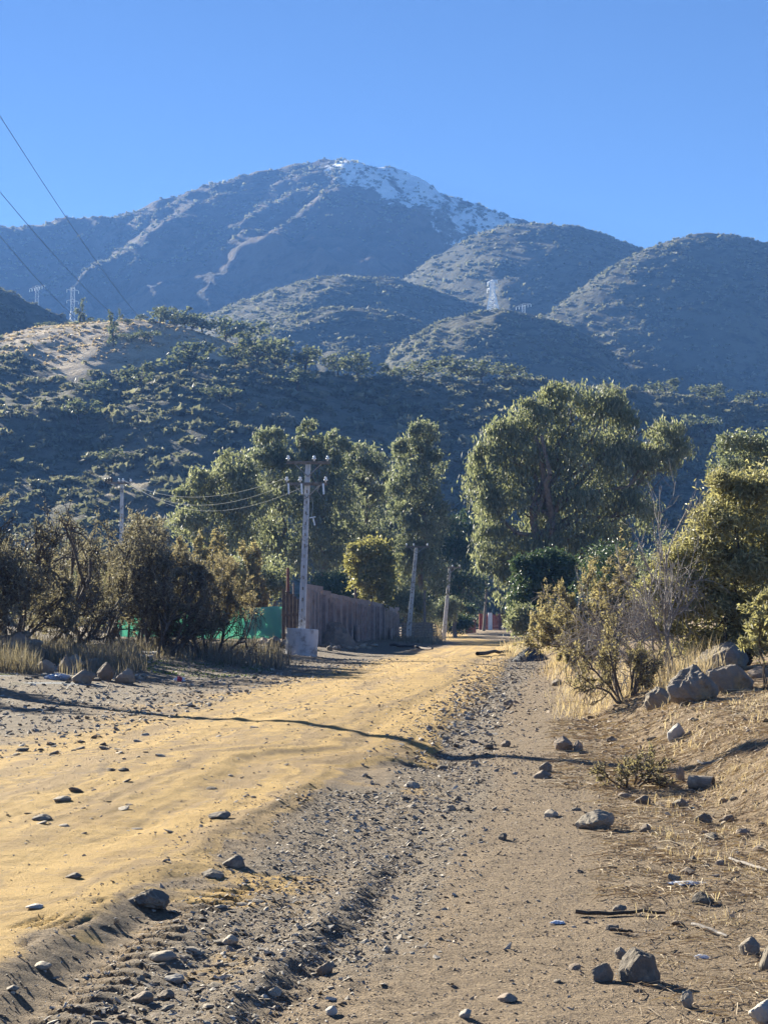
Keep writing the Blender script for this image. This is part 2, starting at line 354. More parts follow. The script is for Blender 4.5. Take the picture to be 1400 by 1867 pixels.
def build_ground():
    u = np.concatenate([-np.geomspace(3.2, .31, 16), np.linspace(-.30, -.066, 50), np.linspace(-.064, .064, 270), np.linspace(.066, .30, 50), np.geomspace(.31, 3.2, 16)])
    rows = [-38, -25, -14, -6, -1, 1.5, 3.2, 4.4]; y = 5.0
    while y < 1400:
        rows.append(y); y += .018 * (y / 5.5) ** 1.38 if y < 260 else y * .06
    r = np.array(rows); Y = np.repeat(r[:, None], len(u), 1); X = u[None] * (r[:, None] + 40)
    x = X.ravel(); y = Y.ravel(); z = ground(x, y)
    n1 = fbm(x * .5, y * .5, 4, 101); n2 = fbm(x * 2.2, y * 2.2, 3, 103); n3 = fbm(x * .15, y * .15, 3, 107)
    dE = x - EDGE(y) + .16 * fbm(x * 1.3, y * 1.3, 4, 5) ; dL = x - LEFT(y) + 1.0 * n1 + .25 * n2
    k = x - BANK(y) + .4 * n1
    sand = sstep(.12, -.22, dE) * sstep(-1.6, 1.3, dL)
    sand = np.maximum(sand, .75 * sstep(.12, .5, n1 + .35 * n2) * sstep(1.6, .3, dE) * sstep(-.2, .1, dE) * sstep(24, 10, y))
    sand = sand * (1 - .55 * sstep(.15, .6, n2 * .6 + n1 * .5) * sstep(-2.2, 0, dE * -1 - 2.6))
    c = x - CHAN(y); s = x - STRIP(y)
    gravel = np.clip(np.exp(-(c / .42) ** 4) * sstep(17, 12, y) + np.exp(-((s - .05) / (.35 + .010 * y)) ** 4) * sstep(5.5, 8, y) + sstep(.2, -1.4, dL), 0, 1) * (1 - .9 * sand)
    gravel = gravel * sstep(-.9, .1, n2 + .6)
    straw = np.clip(sstep(-.6, .9, k) * sstep(7, 10, y) + .6 * sstep(-.5, .5, k) + sstep(105, 140, y) * .3 + .5 * sstep(-4.5, -8, dL), 0, 1)
    green = sstep(.1, .5, n1) * sstep(-2.5, -4.5, dL) * sstep(28, 36, y) * (1 - sstep(70, 90, y))
    pale = sstep(.05, .45, fbm(x * .45, y * .9, 3, 113)) * sstep(-3.0, -4.2, dL) * sstep(22, 26, y) * (1 - sstep(36, 44, y))
    A = np.stack([sand, gravel, straw, np.ones_like(x)], 1)
    B = np.stack([green, pale, np.clip(.5 + .55 * (fbm(dE * 2.2, y * .10, 2, 131) + .6 * fbm(dE * 6.5, y * .22, 3, 133)), 0, 1), np.ones_like(x)], 1)
    nr, nc = Y.shape; i = np.arange(nr - 1)[:, None] * nc + np.arange(nc - 1)[None]
    Fq = np.stack([i, i + 1, i + nc + 1, i + nc], -1).reshape(-1, 4)
    m, nt, out = new_mat('ground_dirt'); co = coords(nt)
    def att(n):
        a = nt.nodes.new('ShaderNodeAttribute'); a.attribute_name = n
        sx = nt.nodes.new('ShaderNodeSeparateColor'); nt.links.new(a.outputs['Color'], sx.inputs[0]); return sx.outputs
    a, b = att('ma'), att('mb')
    nf = noise_node(nt, co, 60, 5, .7); nm = noise_node(nt, co, 9, 6, .65); nl = noise_node(nt, co, 1.7, 5, .6)
    soil = mixc(nt, mapr(nt, nm, .35, .65), (.37, .275, .18), (.50, .38, .255))
    soil = mixc(nt, mapr(nt, nf, .42, .62), soil, (.22, .17, .125))
    sandc = mixc(nt, mapr(nt, nl, .35, .65), (.70, .475, .185), (.55, .365, .145))
    sandc = mixc(nt, mapr(nt, math_(nt, 'ADD', b[2], mapr(nt, nm, 0, 1, -.2, .2)), .46, .80, 0, .9), sandc, (.40, .28, .15))
    sandc = mixc(nt, mapr(nt, nf, .48, .7, 0, .6), sandc, (.40, .28, .15))
    sandc = mixc(nt, mapr(nt, nm, .55, .68, 0, .5), sandc, (.46, .33, .19))
    grav = mixc(nt, mapr(nt, nm, .35, .65), (.37, .30, .225), (.25, .205, .16))
    strw = mixc(nt, mapr(nt, nm, .38, .62), (.47, .35, .225), (.29, .21, .14))
    def edge(v, lo, hi, amt):                       # attribute broken up by fine noise
        return mapr(nt, math_(nt, 'ADD', v, mapr(nt, nm, 0, 1, -amt, amt)), lo, hi)
    col = mixc(nt, edge(a[2], .3, .75, .45), soil, strw)
    col = mixc(nt, edge(a[1], .3, .7, .5), col, grav)
    col = mixc(nt, edge(a[0], .32, .68, .5), col, sandc)
    col = mixc(nt, edge(b[0], .55, .8, .4), col, (.10, .115, .035))
    col = mixc(nt, edge(b[1], .45, .8, .5), col, (.42, .43, .44))
    grit = mapr(nt, noise_node(nt, co, 130, 3, .6), .3, .75)
    rough_amt = mapr(nt, a[0], 0, 1, 1.0, .5)
    h = math_(nt, 'MULTIPLY', math_(nt, 'ADD', grit, math_(nt, 'MULTIPLY', mapr(nt, noise_node(nt, co, 34, 6, .72), .3, .75), 2.0)), rough_amt)
    principled(nt, out, col, .95, .12, bump(nt, h, 1.0, .045))
    o = obj('ground', np.stack([x, y, z], 1), Fq, m, smooth=True, colors={'ma': A, 'mb': B})
    tag(o, kind='structure')
build_ground()

# ------------------------------------------------------------------ hills and mountain
class Hill:
    def __init__(s, name, pts, D, front, back, rnd, spur, finea, xr, depth, res, seed, mat, foot=0):
        px = np.array([p[0] for p in pts], float)
        dd = np.interp(px, [p[0] for p in D], [p[1] for p in D]) if isinstance(D, (list, tuple)) else np.full(len(px), float(D))
        P = [at(a, b[1], c) for a, b, c in zip(px, pts, dd)]
        s.rx = np.array([p.x for p in P]); s.ry = np.array([p.y for p in P]); s.rz = np.array([p.z for p in P])
        s.tf, s.tb, s.r, s.spur, s.finea, s.seed, s.foot = math.tan(math.radians(front)), math.tan(math.radians(back)), rnd, spur, finea, seed, foot
        s.name, s.xr, s.depth, s.res, s.mat = name, xr, depth, res, mat
    def ridge(s, x): return np.interp(x, s.rx, s.ry), np.interp(x, s.rx, s.rz)
    def z(s, x, y):
        ry = np.interp(x, s.rx, s.ry); e = (s.rx[-1] - s.rx[0]) * .012
        rz = sum(np.interp(x + o * e, s.rx, s.rz) for o in (-1, 0, 1)) / 3
        q = ry - y; t = np.where(q > 0, s.tf, s.tb)
        zz = rz - t * (np.sqrt(q * q + s.r ** 2) - s.r)
        A, Lx, Ly = s.spur; aq = np.abs(q)
        wx = x + .5 * Lx * gnoise(x / (Lx * 2.2), y / (Ly * .8), s.seed + 5)
        zz = zz + A * (1 - np.exp(-aq / (Ly * .5))) * (ridged(wx / Lx, y / Ly, 4, s.seed) - .35)
        fa, fl = s.finea
        zz = zz + fa * fbm(x / fl, y / fl, 4, s.seed + 9, .6)
        return np.maximum(zz, s.foot - 3)
    def build(s, attrs=None, snow=None):
        x0, x1 = s.xr; nx, ny = s.res
        xs = np.linspace(x0, x1, nx); f = np.linspace(0, 1, ny)
        q = s.depth[0] + (s.depth[1] - s.depth[0]) * f
        X = np.repeat(xs[None], ny, 0); Y = s.ridge(xs)[0][None] - q[:, None]
        z = s.z(X.ravel(), Y.ravel())
        i = np.arange(ny - 1)[:, None] * nx + np.arange(nx - 1)[None]
        Fq = np.stack([i, i + nx, i + nx + 1, i + 1], -1).reshape(-1, 4)
        at_ = {}
        if attrs: at_ = attrs(s, X.ravel(), Y.ravel(), z)
        o = obj(s.name, np.stack([X.ravel(), Y.ravel(), z], 1), Fq, s.mat, smooth=True, attrs=at_)
        tag(o, kind='structure'); return o
def mat_hill(name, c1, c2, c3, s1, s2, bs, bd, bscale, snow=False, grass=None):
    m, nt, out = new_mat(name); co = coords(nt)
    n1 = noise_node(nt, co, s1, 6, .65); n2 = noise_node(nt, co, s2, 7, .7)
    col = mixc(nt, mapr(nt, n1, .42, .58), c1, c2); n0 = noise_node(nt, co, s1 * .45, 5, .7, 1.2); col = mixc(nt, mapr(nt, n0, .5, .62, 0, .4), col, tuple(q * 1.25 for q in c2)); col = mixc(nt, mapr(nt, n2, .48, .62), col, c3)
    if grass:
        a = nt.nodes.new('ShaderNodeAttribute'); a.attribute_name = 'grass'
        g = mapr(nt, math_(nt, 'ADD', a.outputs['Fac'], mapr(nt, n2, 0, 1, -.4, .4)), .35, .65)
        col = mixc(nt, g, col, mixc(nt, mapr(nt, n2, .4, .6), grass, tuple(q * .75 for q in grass)))
    if snow:
        a = nt.nodes.new('ShaderNodeAttribute'); a.attribute_name = 'snow'
        n3 = noise_node(nt, co, .075, 8, .78, .6)
        g = mapr(nt, math_(nt, 'ADD', a.outputs['Fac'], mapr(nt, n3, .2, .8, -.5, .5)), .50, .60)
        col = mixc(nt, g, col, (.86, .88, .92))
    h = math_(nt, 'ADD', n2, noise_node(nt, co, bscale, 6, .7))
    principled(nt, out, col, 1.0, .05, bump(nt, h, bs, bd)); return m
HM_MT = mat_hill('mountain_scrub', (.062, .053, .043), (.11, .09, .07), (.04, .042, .03), .006, .035, .8, 6, .09, snow=True)
HM_HILL = mat_hill('hill_scrub', (.09, .09, .064), (.128, .123, .088), (.056, .062, .045), .012, .07, .8, 3, .22)
HM_NEAR = mat_hill('near_hill_scrub', (.165, .16, .122), (.23, .21, .16), (.115, .12, .088), .03, .16, 1.0, 1.8, .6, grass=(.56, .46, .34))

mt = Hill('mountain', [(-900, 520), (-400, 455), (-150, 425), (0, 413), (60, 409), (140, 401), (230, 387), (300, 371), (350, 351), (400, 332), (440, 325), (500, 307), (540, 300),
          (585, 289), (625, 290), (660, 291), (690, 309), (760, 329), (820, 349), (860, 371), (905, 387), (960, 409), (1040, 450), (1200, 520), (1500, 600), (2000, 690), (2600, 760)],
          [(-900, 1900), (0, 1750), (585, 1700), (960, 1560), (1500, 1750), (2600, 1900)], 33, 40, 12, (72, 230, 420), (6, 50), (-1000, 1150), (-260, 1000), (360, 180), 11, HM_MT, 0)
def snow_attr(s, x, y, z):
    ry, rz = s.ridge(x); P = (x / ry * F_PX + CX); q = np.abs(ry - y)
    a = sstep(560, 640, P) * (1 - sstep(955, 990, P)) * (1 - sstep(45, 175, q + (z < 0) * 500 - 45 * sstep(660, 800, P)))
    n = fbm(x / 26, y / 70, 4, 5, .6) + .35 * fbm(x / 9, y / 14, 2, 7)
    return {'snow': np.clip(a * (.82 + .55 * n), 0, 1.2)}
mt.build(snow_attr)
dome = Hill('rounded_hill', [(300, 860), (500, 700), (620, 600), (700, 540), (740, 510), (800, 470), (870, 431), (930, 416), (985, 412), (1050, 420), (1110, 440), (1165, 460), (1230, 485), (1300, 520), (1500, 640), (1700, 760)],
          1250, 31, 32, 40, (15, 130, 280), (1.4, 22), (-220, 460), (-160, 620), (190, 140), 23, HM_HILL); dome.build()
right = Hill('flank_hill', [(760, 790), (860, 690), (940, 620), (1000, 574), (1080, 512), (1150, 470), (1200, 449), (1270, 430), (1310, 432), (1400, 449), (1520, 500), (1700, 600), (1900, 690)],
          [(760, 900), (1000, 960), (1270, 1080), (1900, 1100)], 32, 32, 30, (14, 110, 260), (1.3, 18), (10, 480), (-140, 640), (200, 150), 37, HM_HILL); right.build()
midb = Hill('low_rounded_hill', [(100, 700), (250, 640), (380, 582), (450, 549), (540, 521), (620, 508), (700, 512), (760, 522), (830, 545), (920, 580), (1050, 640), (1200, 720)],
          1080, 27, 30, 30, (11, 90, 190), (1.1, 16), (-240, 200), (-120, 480), (150, 120), 41, HM_HILL); midb.build()
midc = Hill('lower_rounded_hill', [(150, 760), (300, 680), (430, 605), (520, 578), (620, 565), (700, 570), (770, 592), (850, 630), (950, 690), (1100, 760)],
          900, 26, 30, 22, (10, 80, 160), (1.0, 14), (-190, 140), (-100, 400), (140, 110), 43, HM_HILL); midc.build()
knoll = Hill('tower_hill', [(560, 790), (640, 720), (720, 642), (780, 601), (830, 581), (900, 571), (985, 579), (1050, 604), (1100, 640), (1150, 690), (1250, 780), (1350, 850)],
          780, 27, 30, 22, (6, 60, 130), (.9, 11), (-60, 200), (-100, 330), (150, 120), 53, HM_HILL); knoll.build()
fleft = Hill('dark_side_hill', [(-700, 420), (-300, 455), (-120, 490), (0, 528), (60, 555), (110, 578), (160, 602), (250, 655), (350, 720), (450, 790)],
          700, 30, 30, 15, (9, 60, 130), (1.2, 12), (-360, -60), (-90, 320), (130, 110), 61, HM_HILL); fleft.build()
def grass_attr(s, x, y, z):
    ry, rz = s.ridge(x); P = x / ry * F_PX + CX; q = ry - y
    lim = np.interp(P, [-200, 0, 100, 180, 250, 330, 430, 500], [30, 38, 52, 76, 88, 78, 42, -5])
    n = 14 * fbm(x / 22, y / 22, 3, 5)
    return {'grass': sstep(10, -10, q - lim + n)}
summit = Hill('grassy_hill', [(-900, 760), (-500, 700), (-200, 652), (0, 625), (60, 608), (130, 597), (200, 592), (270, 588), (330, 600), (380, 614), (420, 628), (480, 650), (560, 700), (700, 790), (850, 900)],
          470, 22, 26, 16, (3.0, 38, 85), (.4, 9), (-270, 40), (-70, 260), (200, 150), 71, HM_NEAR); summit.build(grass_attr)
def grass2(s, x, y, z):
    n = fbm(x / 14, y / 20, 3, 8); ry, rz = s.ridge(x); q = ry - y
    foot = .45 * sstep(96, 108, q + 8 * n) * (1 - sstep(112, 124, q + 8 * n)) * sstep(-24, -34, x) * sstep(-56, -46, x)
    return {'grass': np.clip(.24 * sstep(.2, .6, n) + foot, 0, 1)}
shoulder = Hill('wooded_shoulder_hill', [(-900, 1120), (-500, 1060), (-200, 980), (-60, 905), (0, 868), (100, 792), (180, 742), (250, 705), (330, 684), (420, 672), (520, 673), (600, 690), (700, 697), (800, 699), (900, 698), (960, 702), (1050, 712), (1140, 714), (1220, 722), (1300, 735), (1400, 745), (1550, 765), (1900, 800)],
          [(-900, 300), (0, 340), (250, 385), (600, 400), (900, 410), (1400, 470), (1900, 500)], 21.5, 26, 10, (3.6, 36, 85), (.7, 10), (-270, 240), (-60, 235), (300, 150), 83, HM_NEAR); shoulder.build(grass2)

# ------------------------------------------------------------------ foliage generators
def leaf_quads(C, D, L, W, rng, fold=.25):
    D = norm(D); r = norm(np.cross(D, rng.normal(size=D.shape))); n = np.cross(D, r)
    L = L[:, None]; W = W[:, None]
    a = C - D * L * .5; t = C + D * L * .5; m = C - D * L * .08
    V = np.stack([a, m + r * W * .5 + n * W * fold * .5, t, m - r * W * .5 + n * W * fold * .5], 1)
    F = np.arange(len(C) * 4).reshape(-1, 4)
    return V.reshape(-1, 3), F
def leaf_tris(C, D, L, W, rng):
    D = norm(D); r = norm(np.cross(D, rng.normal(size=D.shape))); L = L[:, None]; W = W[:, None]
    V = np.stack([C - D * L * .5 - r * W * .6, C - D * L * .4 + r * W * .75, C + D * L * .5], 1)
    return V.reshape(-1, 3), np.arange(len(C) * 3).reshape(-1, 3)
def blob_dirs(n, rng): return norm(rng.normal(size=(n, 3)))
def crown_points(lobes, n, rng, clump=60, csig=.12, shell=.5, sat=3):
    """clumped points through ellipsoid lobes: rows (x,y,z,rx,ry,rz)"""
    lobes = np.array(lobes, float)
    if sat:
        d_ = blob_dirs(len(lobes) * sat, rng); d_[:, 2] = np.abs(d_[:, 2]) * .9 - .15; b_ = np.repeat(lobes, sat, 0); q_ = b_.copy(); q_[:, :3] += d_ * b_[:, 3:] * .92; q_[:, 3:] *= rng.uniform(.25, .45, (len(q_), 1)); lobes = np.concatenate([lobes, q_])
    w = (lobes[:, 3] * lobes[:, 5]) ** .9; w /= w.sum()
    nc = max(4, n // clump); li = rng.choice(len(lobes), nc, p=w)
    d = blob_dirs(nc, rng); d[:, 2] = np.where(d[:, 2] < -.55, -d[:, 2] * .6, d[:, 2])
    rad = shell + (1.05 - shell) * rng.random(nc) ** .6
    cc = lobes[li, :3] + d * lobes[li, 3:] * rad[:, None]
    scale = lobes[li, 3:].mean(1) ** .55
    ci = rng.integers(0, nc, n)
    g = rng.normal(size=(n, 3)); g[:, 2] *= .85
    p = cc[ci] + g * (csig * scale[ci])[:, None]
    return p, ci, nc
def branch_tree(name, label, cat, group, base, lobes, n, mat, bark, rng, leaf=(.28, .09), droop=.6, clump=60, csig=.36, trunk_r=.3, fork=.35, shell=.5, stems=1, sat=3):
    """base: world point; lobes: world ellipsoids (centre, radii)"""
    base = Vector(base); root = empty(name, base); tag(root, label, cat, group)
    L = [(x - base.x, y - base.y, z - base.z, a, b, c) for x, y, z, a, b, c in lobes]
    p, ci, nc = crown_points(L, n, rng, clump, csig, shell, sat)
    D = rng.normal(size=(n, 3)) * (1 - droop * .6); D[:, 2] -= droop
    ll = leaf[0] * rng.uniform(.6, 1.35, n); ww = leaf[1] * rng.uniform(.7, 1.3, n)
    V, Fq = leaf_quads(p, D, ll, ww, rng)
    r = np.clip(.25 * rng.random(nc)[ci] + .75 * rng.random(n) ** 1.3, 0, 1)
    obj('crown', V, Fq, mat, root, attrs={'rnd': np.repeat(r, 4)})
    # trunk: main stem to the crown's heart, limbs to the lobes
    H = max(q[2] for q in L); A = []; B = []; ra = []; rb = []
    cx = np.mean([q[0] for q in L]); cy = np.mean([q[1] for q in L])
    def limb(a, b, r0, r1, k=5, wob=.12):
        pts = [np.array(a) + (np.array(b) - np.array(a)) * t for t in np.linspace(0, 1, k + 1)]
        ln = np.linalg.norm(np.array(b) - np.array(a))
        for i in range(1, k): pts[i] = pts[i] + rng.normal(size=3) * wob * ln / k
        for i in range(k):
            A.append(pts[i]); B.append(pts[i + 1]); ra.append(r0 + (r1 - r0) * i / k); rb.append(r0 + (r1 - r0) * (i + 1) / k)
        return pts
    for sidx in range(stems):
        ang = rng.random() * 6.28; off = np.array([math.cos(ang), math.sin(ang), 0]) * (trunk_r * 1.5 if stems > 1 else 0)
        top = np.array([cx * .8, cy * .8, H * .85]) + off * 4
        st = limb(off + np.array([0, 0, -.2]), top, trunk_r, trunk_r * .25, 8, .25)
        for q in L[sidx::stems]:
            j = int(np.clip(fork * 8 + (q[2] / H) * 4, 1, 7)); j = min(j, 7)
            pts = limb(st[j], np.array(q[:3]), trunk_r * .35, trunk_r * .08, 4, .3)
            for _ in range(5):
                d = blob_dirs(1, rng)[0]; e = np.array(q[:3]) + d * np.array(q[3:]) * .85
                limb(pts[rng.integers(2, 5)], e, trunk_r * .11, trunk_r * .03, 3, .3)
    V, Fq = tubes(np.array(A), np.array(B), np.array(ra), np.array(rb), 6)
    obj('trunk', V, Fq, bark, root, smooth=True)
    return root
def lob(px, py, rx, ry, d, kd=1.0):
    c = at(px, py, d); s = d / F_PX
    return (c.x, c.y, c.z, rx * s, rx * s * kd, ry * s)

def branch_system(rng, stems, levels):
    """stems: p,d,L,r arrays; levels: dicts. returns segment arrays and the last-level points"""
    P0, D0, L0, R0 = stems; SA, SB, SR0, SR1 = [], [], [], []; tips = None
    for li, lv in enumerate(levels):
        k = lv['k']; n = len(P0); pts = [P0]; dirs = []; d = D0
        for i in range(k):
            d = norm(d + lv['wob'] * rng.normal(size=(n, 3)) + np.array(lv.get('trop', (0, 0, 0))) + lv.get('out', 0) * np.c_[norm(np.c_[P0[:, :2], np.zeros(n)])[:, :2], np.zeros(n)])
            pts.append(pts[-1] + d * (L0 / k)[:, None]); dirs.append(d)
            SA.append(pts[-2]); SB.append(pts[-1]); t0, t1 = i / k, (i + 1) / k; e = lv.get('end', .45)
            SR0.append(R0 * (1 - (1 - e) * t0)); SR1.append(R0 * (1 - (1 - e) * t1))
        pts = np.stack(pts, 1); dirs = np.stack(dirs, 1)
        tips = (pts, dirs, L0)
        if li + 1 < len(levels):
            m = lv['kids']; t = rng.uniform(lv.get('t0', .3), 1, (n, m)) * k; i = np.clip(t.astype(int), 0, k - 1); f = (t - i)[..., None]
            ix = np.arange(n)[:, None]
            P = pts[ix, i] * (1 - f) + pts[ix, i + 1] * f
            D = norm(dirs[ix, i] + lv['spread'] * rng.normal(size=(n, m, 3)))
            L0 = (L0[:, None] * lv['ratio'] * rng.uniform(.6, 1.25, (n, m))).ravel(); R0 = (R0[:, None] * lv['rr'] * np.ones((n, m))).ravel()
            P0 = P.reshape(-1, 3); D0 = D.reshape(-1, 3)
    return np.concatenate(SA), np.concatenate(SB), np.concatenate(SR0), np.concatenate(SR1), tips
def thorn(name, label, cat, group, base, width, height, rng, mat, bark=None, stems=6, leaves=9, dens=1.0, flat_top=.0, lean=(0, 0), leaf=(.07, .02), r0=.055, kids=(6, 6, 5), wdepth=None, bare=False, tilt=(.45, 1.15), out=(.16, .10), clear=.13, round_=True):
    a = rng.random(stems) * 6.28; tilt = rng.uniform(tilt[0], tilt[1], stems)
    D = norm(np.stack([np.cos(a) * tilt + lean[0], np.sin(a) * tilt + lean[1], np.ones(stems)], 1))
    P = np.stack([np.cos(a) * .12, np.sin(a) * .12, np.full(stems, -.1)], 1)
    Lv = [dict(k=6, wob=.18, trop=(0, 0, .0), kids=kids[0], spread=.55, ratio=.55, rr=.5, t0=.3),
          dict(k=5, wob=.2, trop=(0, 0, .02 - flat_top), out=out[0], kids=kids[1], spread=.6, ratio=.55, rr=.5, t0=.2),
          dict(k=3, wob=.26, trop=(0, 0, .0 - flat_top), out=out[1], kids=kids[2], spread=.65, ratio=.6, rr=.55, t0=.15),
          dict(k=2, wob=.32, trop=(0, 0, .02 - flat_top))]
    A, B, ra, rb, (pts, dirs, LL) = branch_system(rng, (P, D, rng.uniform(.8, 1.15, stems), np.full(stems, 1.0)), Lv)
    pc = 3.2 if round_ else 1; allp = np.concatenate([A, B]); mn = np.percentile(allp, pc, axis=0); mx = np.percentile(allp, 100 - pc, axis=0)
    cx = (mn[:2] + mx[:2]) / 2 if lean != (0, 0) or True else 0
    sx = width / (mx[0] - mn[0]); sy = (wdepth or width) / (mx[1] - mn[1]); sz = height / mx[2]
    sc = np.array([sx, sy, sz])
    A = A * sc; B = B * sc; pts = pts * sc
    if round_:
        def dome(q):
            c0 = np.array([0, 0, height * .34]); e = (q - c0) / np.array([width / 2, (wdepth or width) / 2, height * .66]); rr_ = np.linalg.norm(e, axis=-1, keepdims=True)
            return c0 + (q - c0) * np.where(rr_ > .82, (.82 + (rr_ - .82) * .35) / np.maximum(rr_, 1e-6), 1)
        A, B, pts = dome(A), dome(B), dome(pts)
    ra = np.maximum(ra * r0, .0045); rb = np.maximum(rb * r0, .003)
    root = empty(name, base); tag(root, label, cat, group)
    kp = (ra > r0 * .2) | ((A[:, 2] + B[:, 2]) / 2 > height * (clear - .12)); A, B, ra, rb = A[kp], B[kp], ra[kp], rb[kp]
    big = ra > r0 * .13
    V1, F1 = tubes(A[big], B[big], ra[big], rb[big], 5); V2, F2 = tubes(A[~big], B[~big], ra[~big], rb[~big], 3)
    ac = Acc(); ac.add(V1, F1); ac.add(V2, F2); ac.obj('trunk' if not bare else 'branches', bark or M['thorn_bark'], root)
    if leaves:
        n, kk = pts.shape[0], pts.shape[1]; m = int(n * leaves * dens)
        bi = rng.integers(0, n, m); t = rng.uniform(.1, 1, m) * (kk - 1); i = np.clip(t.astype(int), 0, kk - 2); f = (t - i)[:, None]
        c = pts[bi, i] * (1 - f) + pts[bi, i + 1] * f + rng.normal(size=(m, 3)) * leaf[0] * .35
        kp = c[:, 2] > height * (clear + .12 * rng.random(m)); bi, i, c = bi[kp], i[kp], c[kp]; m = len(c)
        d = norm(dirs[bi, np.minimum(i, kk - 2)] + .6 * rng.normal(size=(m, 3)))
        V, Fq = leaf_tris(c, d, leaf[0] * rng.uniform(.6, 1.5, m), leaf[1] * 1.15 * rng.uniform(.7, 1.4, m), rng)
        r = np.clip(.35 * rng.random(n)[bi] + .65 * rng.random(m), 0, 1)
        obj('crown', V, Fq, mat, root, attrs={'rnd': np.repeat(r, 3)})
    return root
def thorn_px(name, label, cat, group, x0, x1, yt, yb, d, rng, mat, **k):
    s = d / F_PX; x = ((x0 + x1) / 2 - CX) * s; zb = gz(x, d); top = at(700, yt, d).z
    return thorn(name, label, cat, group, (x, d, zb), (x1 - x0) * s, top - zb, rng, mat, **k)

# ------------------------------------------------------------------ trees of the valley floor
R = np.random.default_rng
def euca(label, d, base_px, lobes, n, seed, mat=EUCA, group='eucalyptus trees behind the wall', **k):
    x = (base_px - CX) / F_PX * d; b = (x, d, gz(x, d))
    kw = dict(leaf=(.44, .15), droop=.8, clump=34, csig=.24, trunk_r=.28, shell=.6); kw.update(k)
    return branch_tree('eucalyptus_tree', label, 'tree', group, b, [lob(*q, d) for q in lobes], n, mat, M['bark_pale'], R(seed), **kw)
euca('broad olive eucalyptus at the left end of the tree clump, above the thorn bushes', 140, 420, [(430, 850, 36, 34), (408, 895, 56, 52), (365, 905, 36, 40), (335, 905, 24, 20), (455, 930, 52, 64), (390, 965, 62, 52), (340, 960, 34, 40), (440, 1010, 60, 60)], 17000, 1, EUCA2)
euca('slender eucalyptus with a rounded dark tuft on top, left of the tall pole', 147, 505, [(495, 804, 30, 26), (488, 845, 34, 34), (512, 862, 40, 46), (515, 935, 48, 70), (500, 1020, 48, 70)], 13000, 2)
euca('eucalyptus with a sparse pointed top rising behind the tall concrete pole', 142, 590, [(562, 782, 14, 18), (556, 815, 22, 22), (600, 815, 32, 26), (585, 860, 46, 40), (600, 930, 56, 66), (592, 1020, 60, 74)], 15000, 3)
euca('dark eucalyptus in the middle of the clump, right of the tall pole', 151, 660, [(668, 838, 36, 28), (645, 860, 34, 36), (690, 875, 34, 42), (655, 930, 56, 60), (655, 1010, 60, 70), (700, 1050, 46, 60)], 14000, 4)
euca('tall columnar eucalyptus with a rounded top above the small round tree', 139, 765, [(768, 792, 26, 22), (752, 828, 32, 36), (790, 848, 24, 28), (758, 890, 44, 50), (772, 960, 46, 70), (762, 1050, 50, 70)], 15000, 5)
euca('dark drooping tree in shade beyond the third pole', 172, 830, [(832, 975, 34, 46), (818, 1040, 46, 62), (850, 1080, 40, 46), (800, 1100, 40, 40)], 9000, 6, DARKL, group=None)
euca('huge spreading eucalyptus with drooping foliage on the right of the road', 108, 1010, [
    (1040, 738, 52, 42), (1098, 752, 44, 48), (990, 770, 46, 46), (932, 790, 40, 36), (1138, 775, 22, 40), (905, 840, 40, 52), (965, 850, 66, 60), (1055, 850, 84, 80), (1130, 855, 48, 66),
    (1215, 798, 34, 32), (1198, 845, 40, 38), (1238, 832, 18, 36), (880, 915, 42, 54), (950, 930, 66, 60), (1050, 950, 84, 74), (1140, 940, 52, 54), (915, 995, 46, 52), (1000, 1010, 66, 54),
    (1085, 1005, 56, 50), (940, 1075, 36, 56), (895, 1030, 24, 40), (975, 1110, 32, 40)], 52000, 7, EUCA2, group=None, leaf=(.40, .115), droop=1.0, clump=40, csig=.26, trunk_r=.5, fork=.25, stems=2, shell=.55)
for i_, (lab_, px_, d_, top_) in enumerate((('shaded eucalyptus behind the clump, left of the third pole', 735, 176, 900), ('shaded eucalyptus standing back between the clump and the red gate', 790, 196, 930), ('far shaded eucalyptus behind the red gate', 838, 226, 985), ('dark tree at the back of the clump above the round yellow tree', 700, 182, 880))):
    euca(lab_, d_, px_, [(px_, top_ + 30, 26, 28), (px_ - 16, top_ + 75, 34, 40), (px_ + 18, top_ + 80, 34, 40), (px_, top_ + 135, 44, 50), (px_ + 8, 1090, 42, 44)], 7000, 60 + i_, EUCA, group='shaded eucalyptus trees at the back', leaf=(.5, .24))
branch_tree('round_tree', 'small round yellow-green tree standing behind the concrete wall', 'tree', None, (at(680, 1130, 112).x, 112, gz(at(680, 1130, 112).x, 112)),
            [lob(*q, 112) for q in ((672, 1012, 38, 30), (655, 1035, 24, 26), (692, 1035, 28, 30), (678, 1062, 40, 36), (688, 1092, 30, 30))], 9000, YELL, M['bark'], R(8), leaf=(.30, .18), droop=.35, clump=22, csig=.22, trunk_r=.12)
branch_tree('bush', 'low olive bush beyond the end of the concrete wall', 'bush', None, (at(742, 1140, 134).x, 134, gz(at(742, 1140, 134).x, 134)),
            [lob(*q, 134) for q in ((722, 1098, 26, 26), (752, 1100, 28, 30), (738, 1120, 36, 26), (772, 1118, 20, 24))], 5000, EUCA2, M['bark'], R(9), leaf=(.26, .12), droop=.3, clump=40, csig=.3, trunk_r=.1)
branch_tree('dark_shrub', 'dark glossy evergreen shrub under the huge eucalyptus', 'shrub', None, (at(985, 1150, 88).x, 88, gz(at(985, 1150, 88).x, 88)),
            [lob(*q, 88) for q in ((960, 1035, 28, 24), (1005, 1030, 36, 26), (1030, 1050, 26, 28), (975, 1065, 38, 34), (1010, 1080, 40, 34), (955, 1100, 28, 36), (960, 1130, 24, 30))], 15000, DARKL, M['bark'], R(10), leaf=(.2, .13), droop=.2, clump=24, csig=.2, trunk_r=.12)
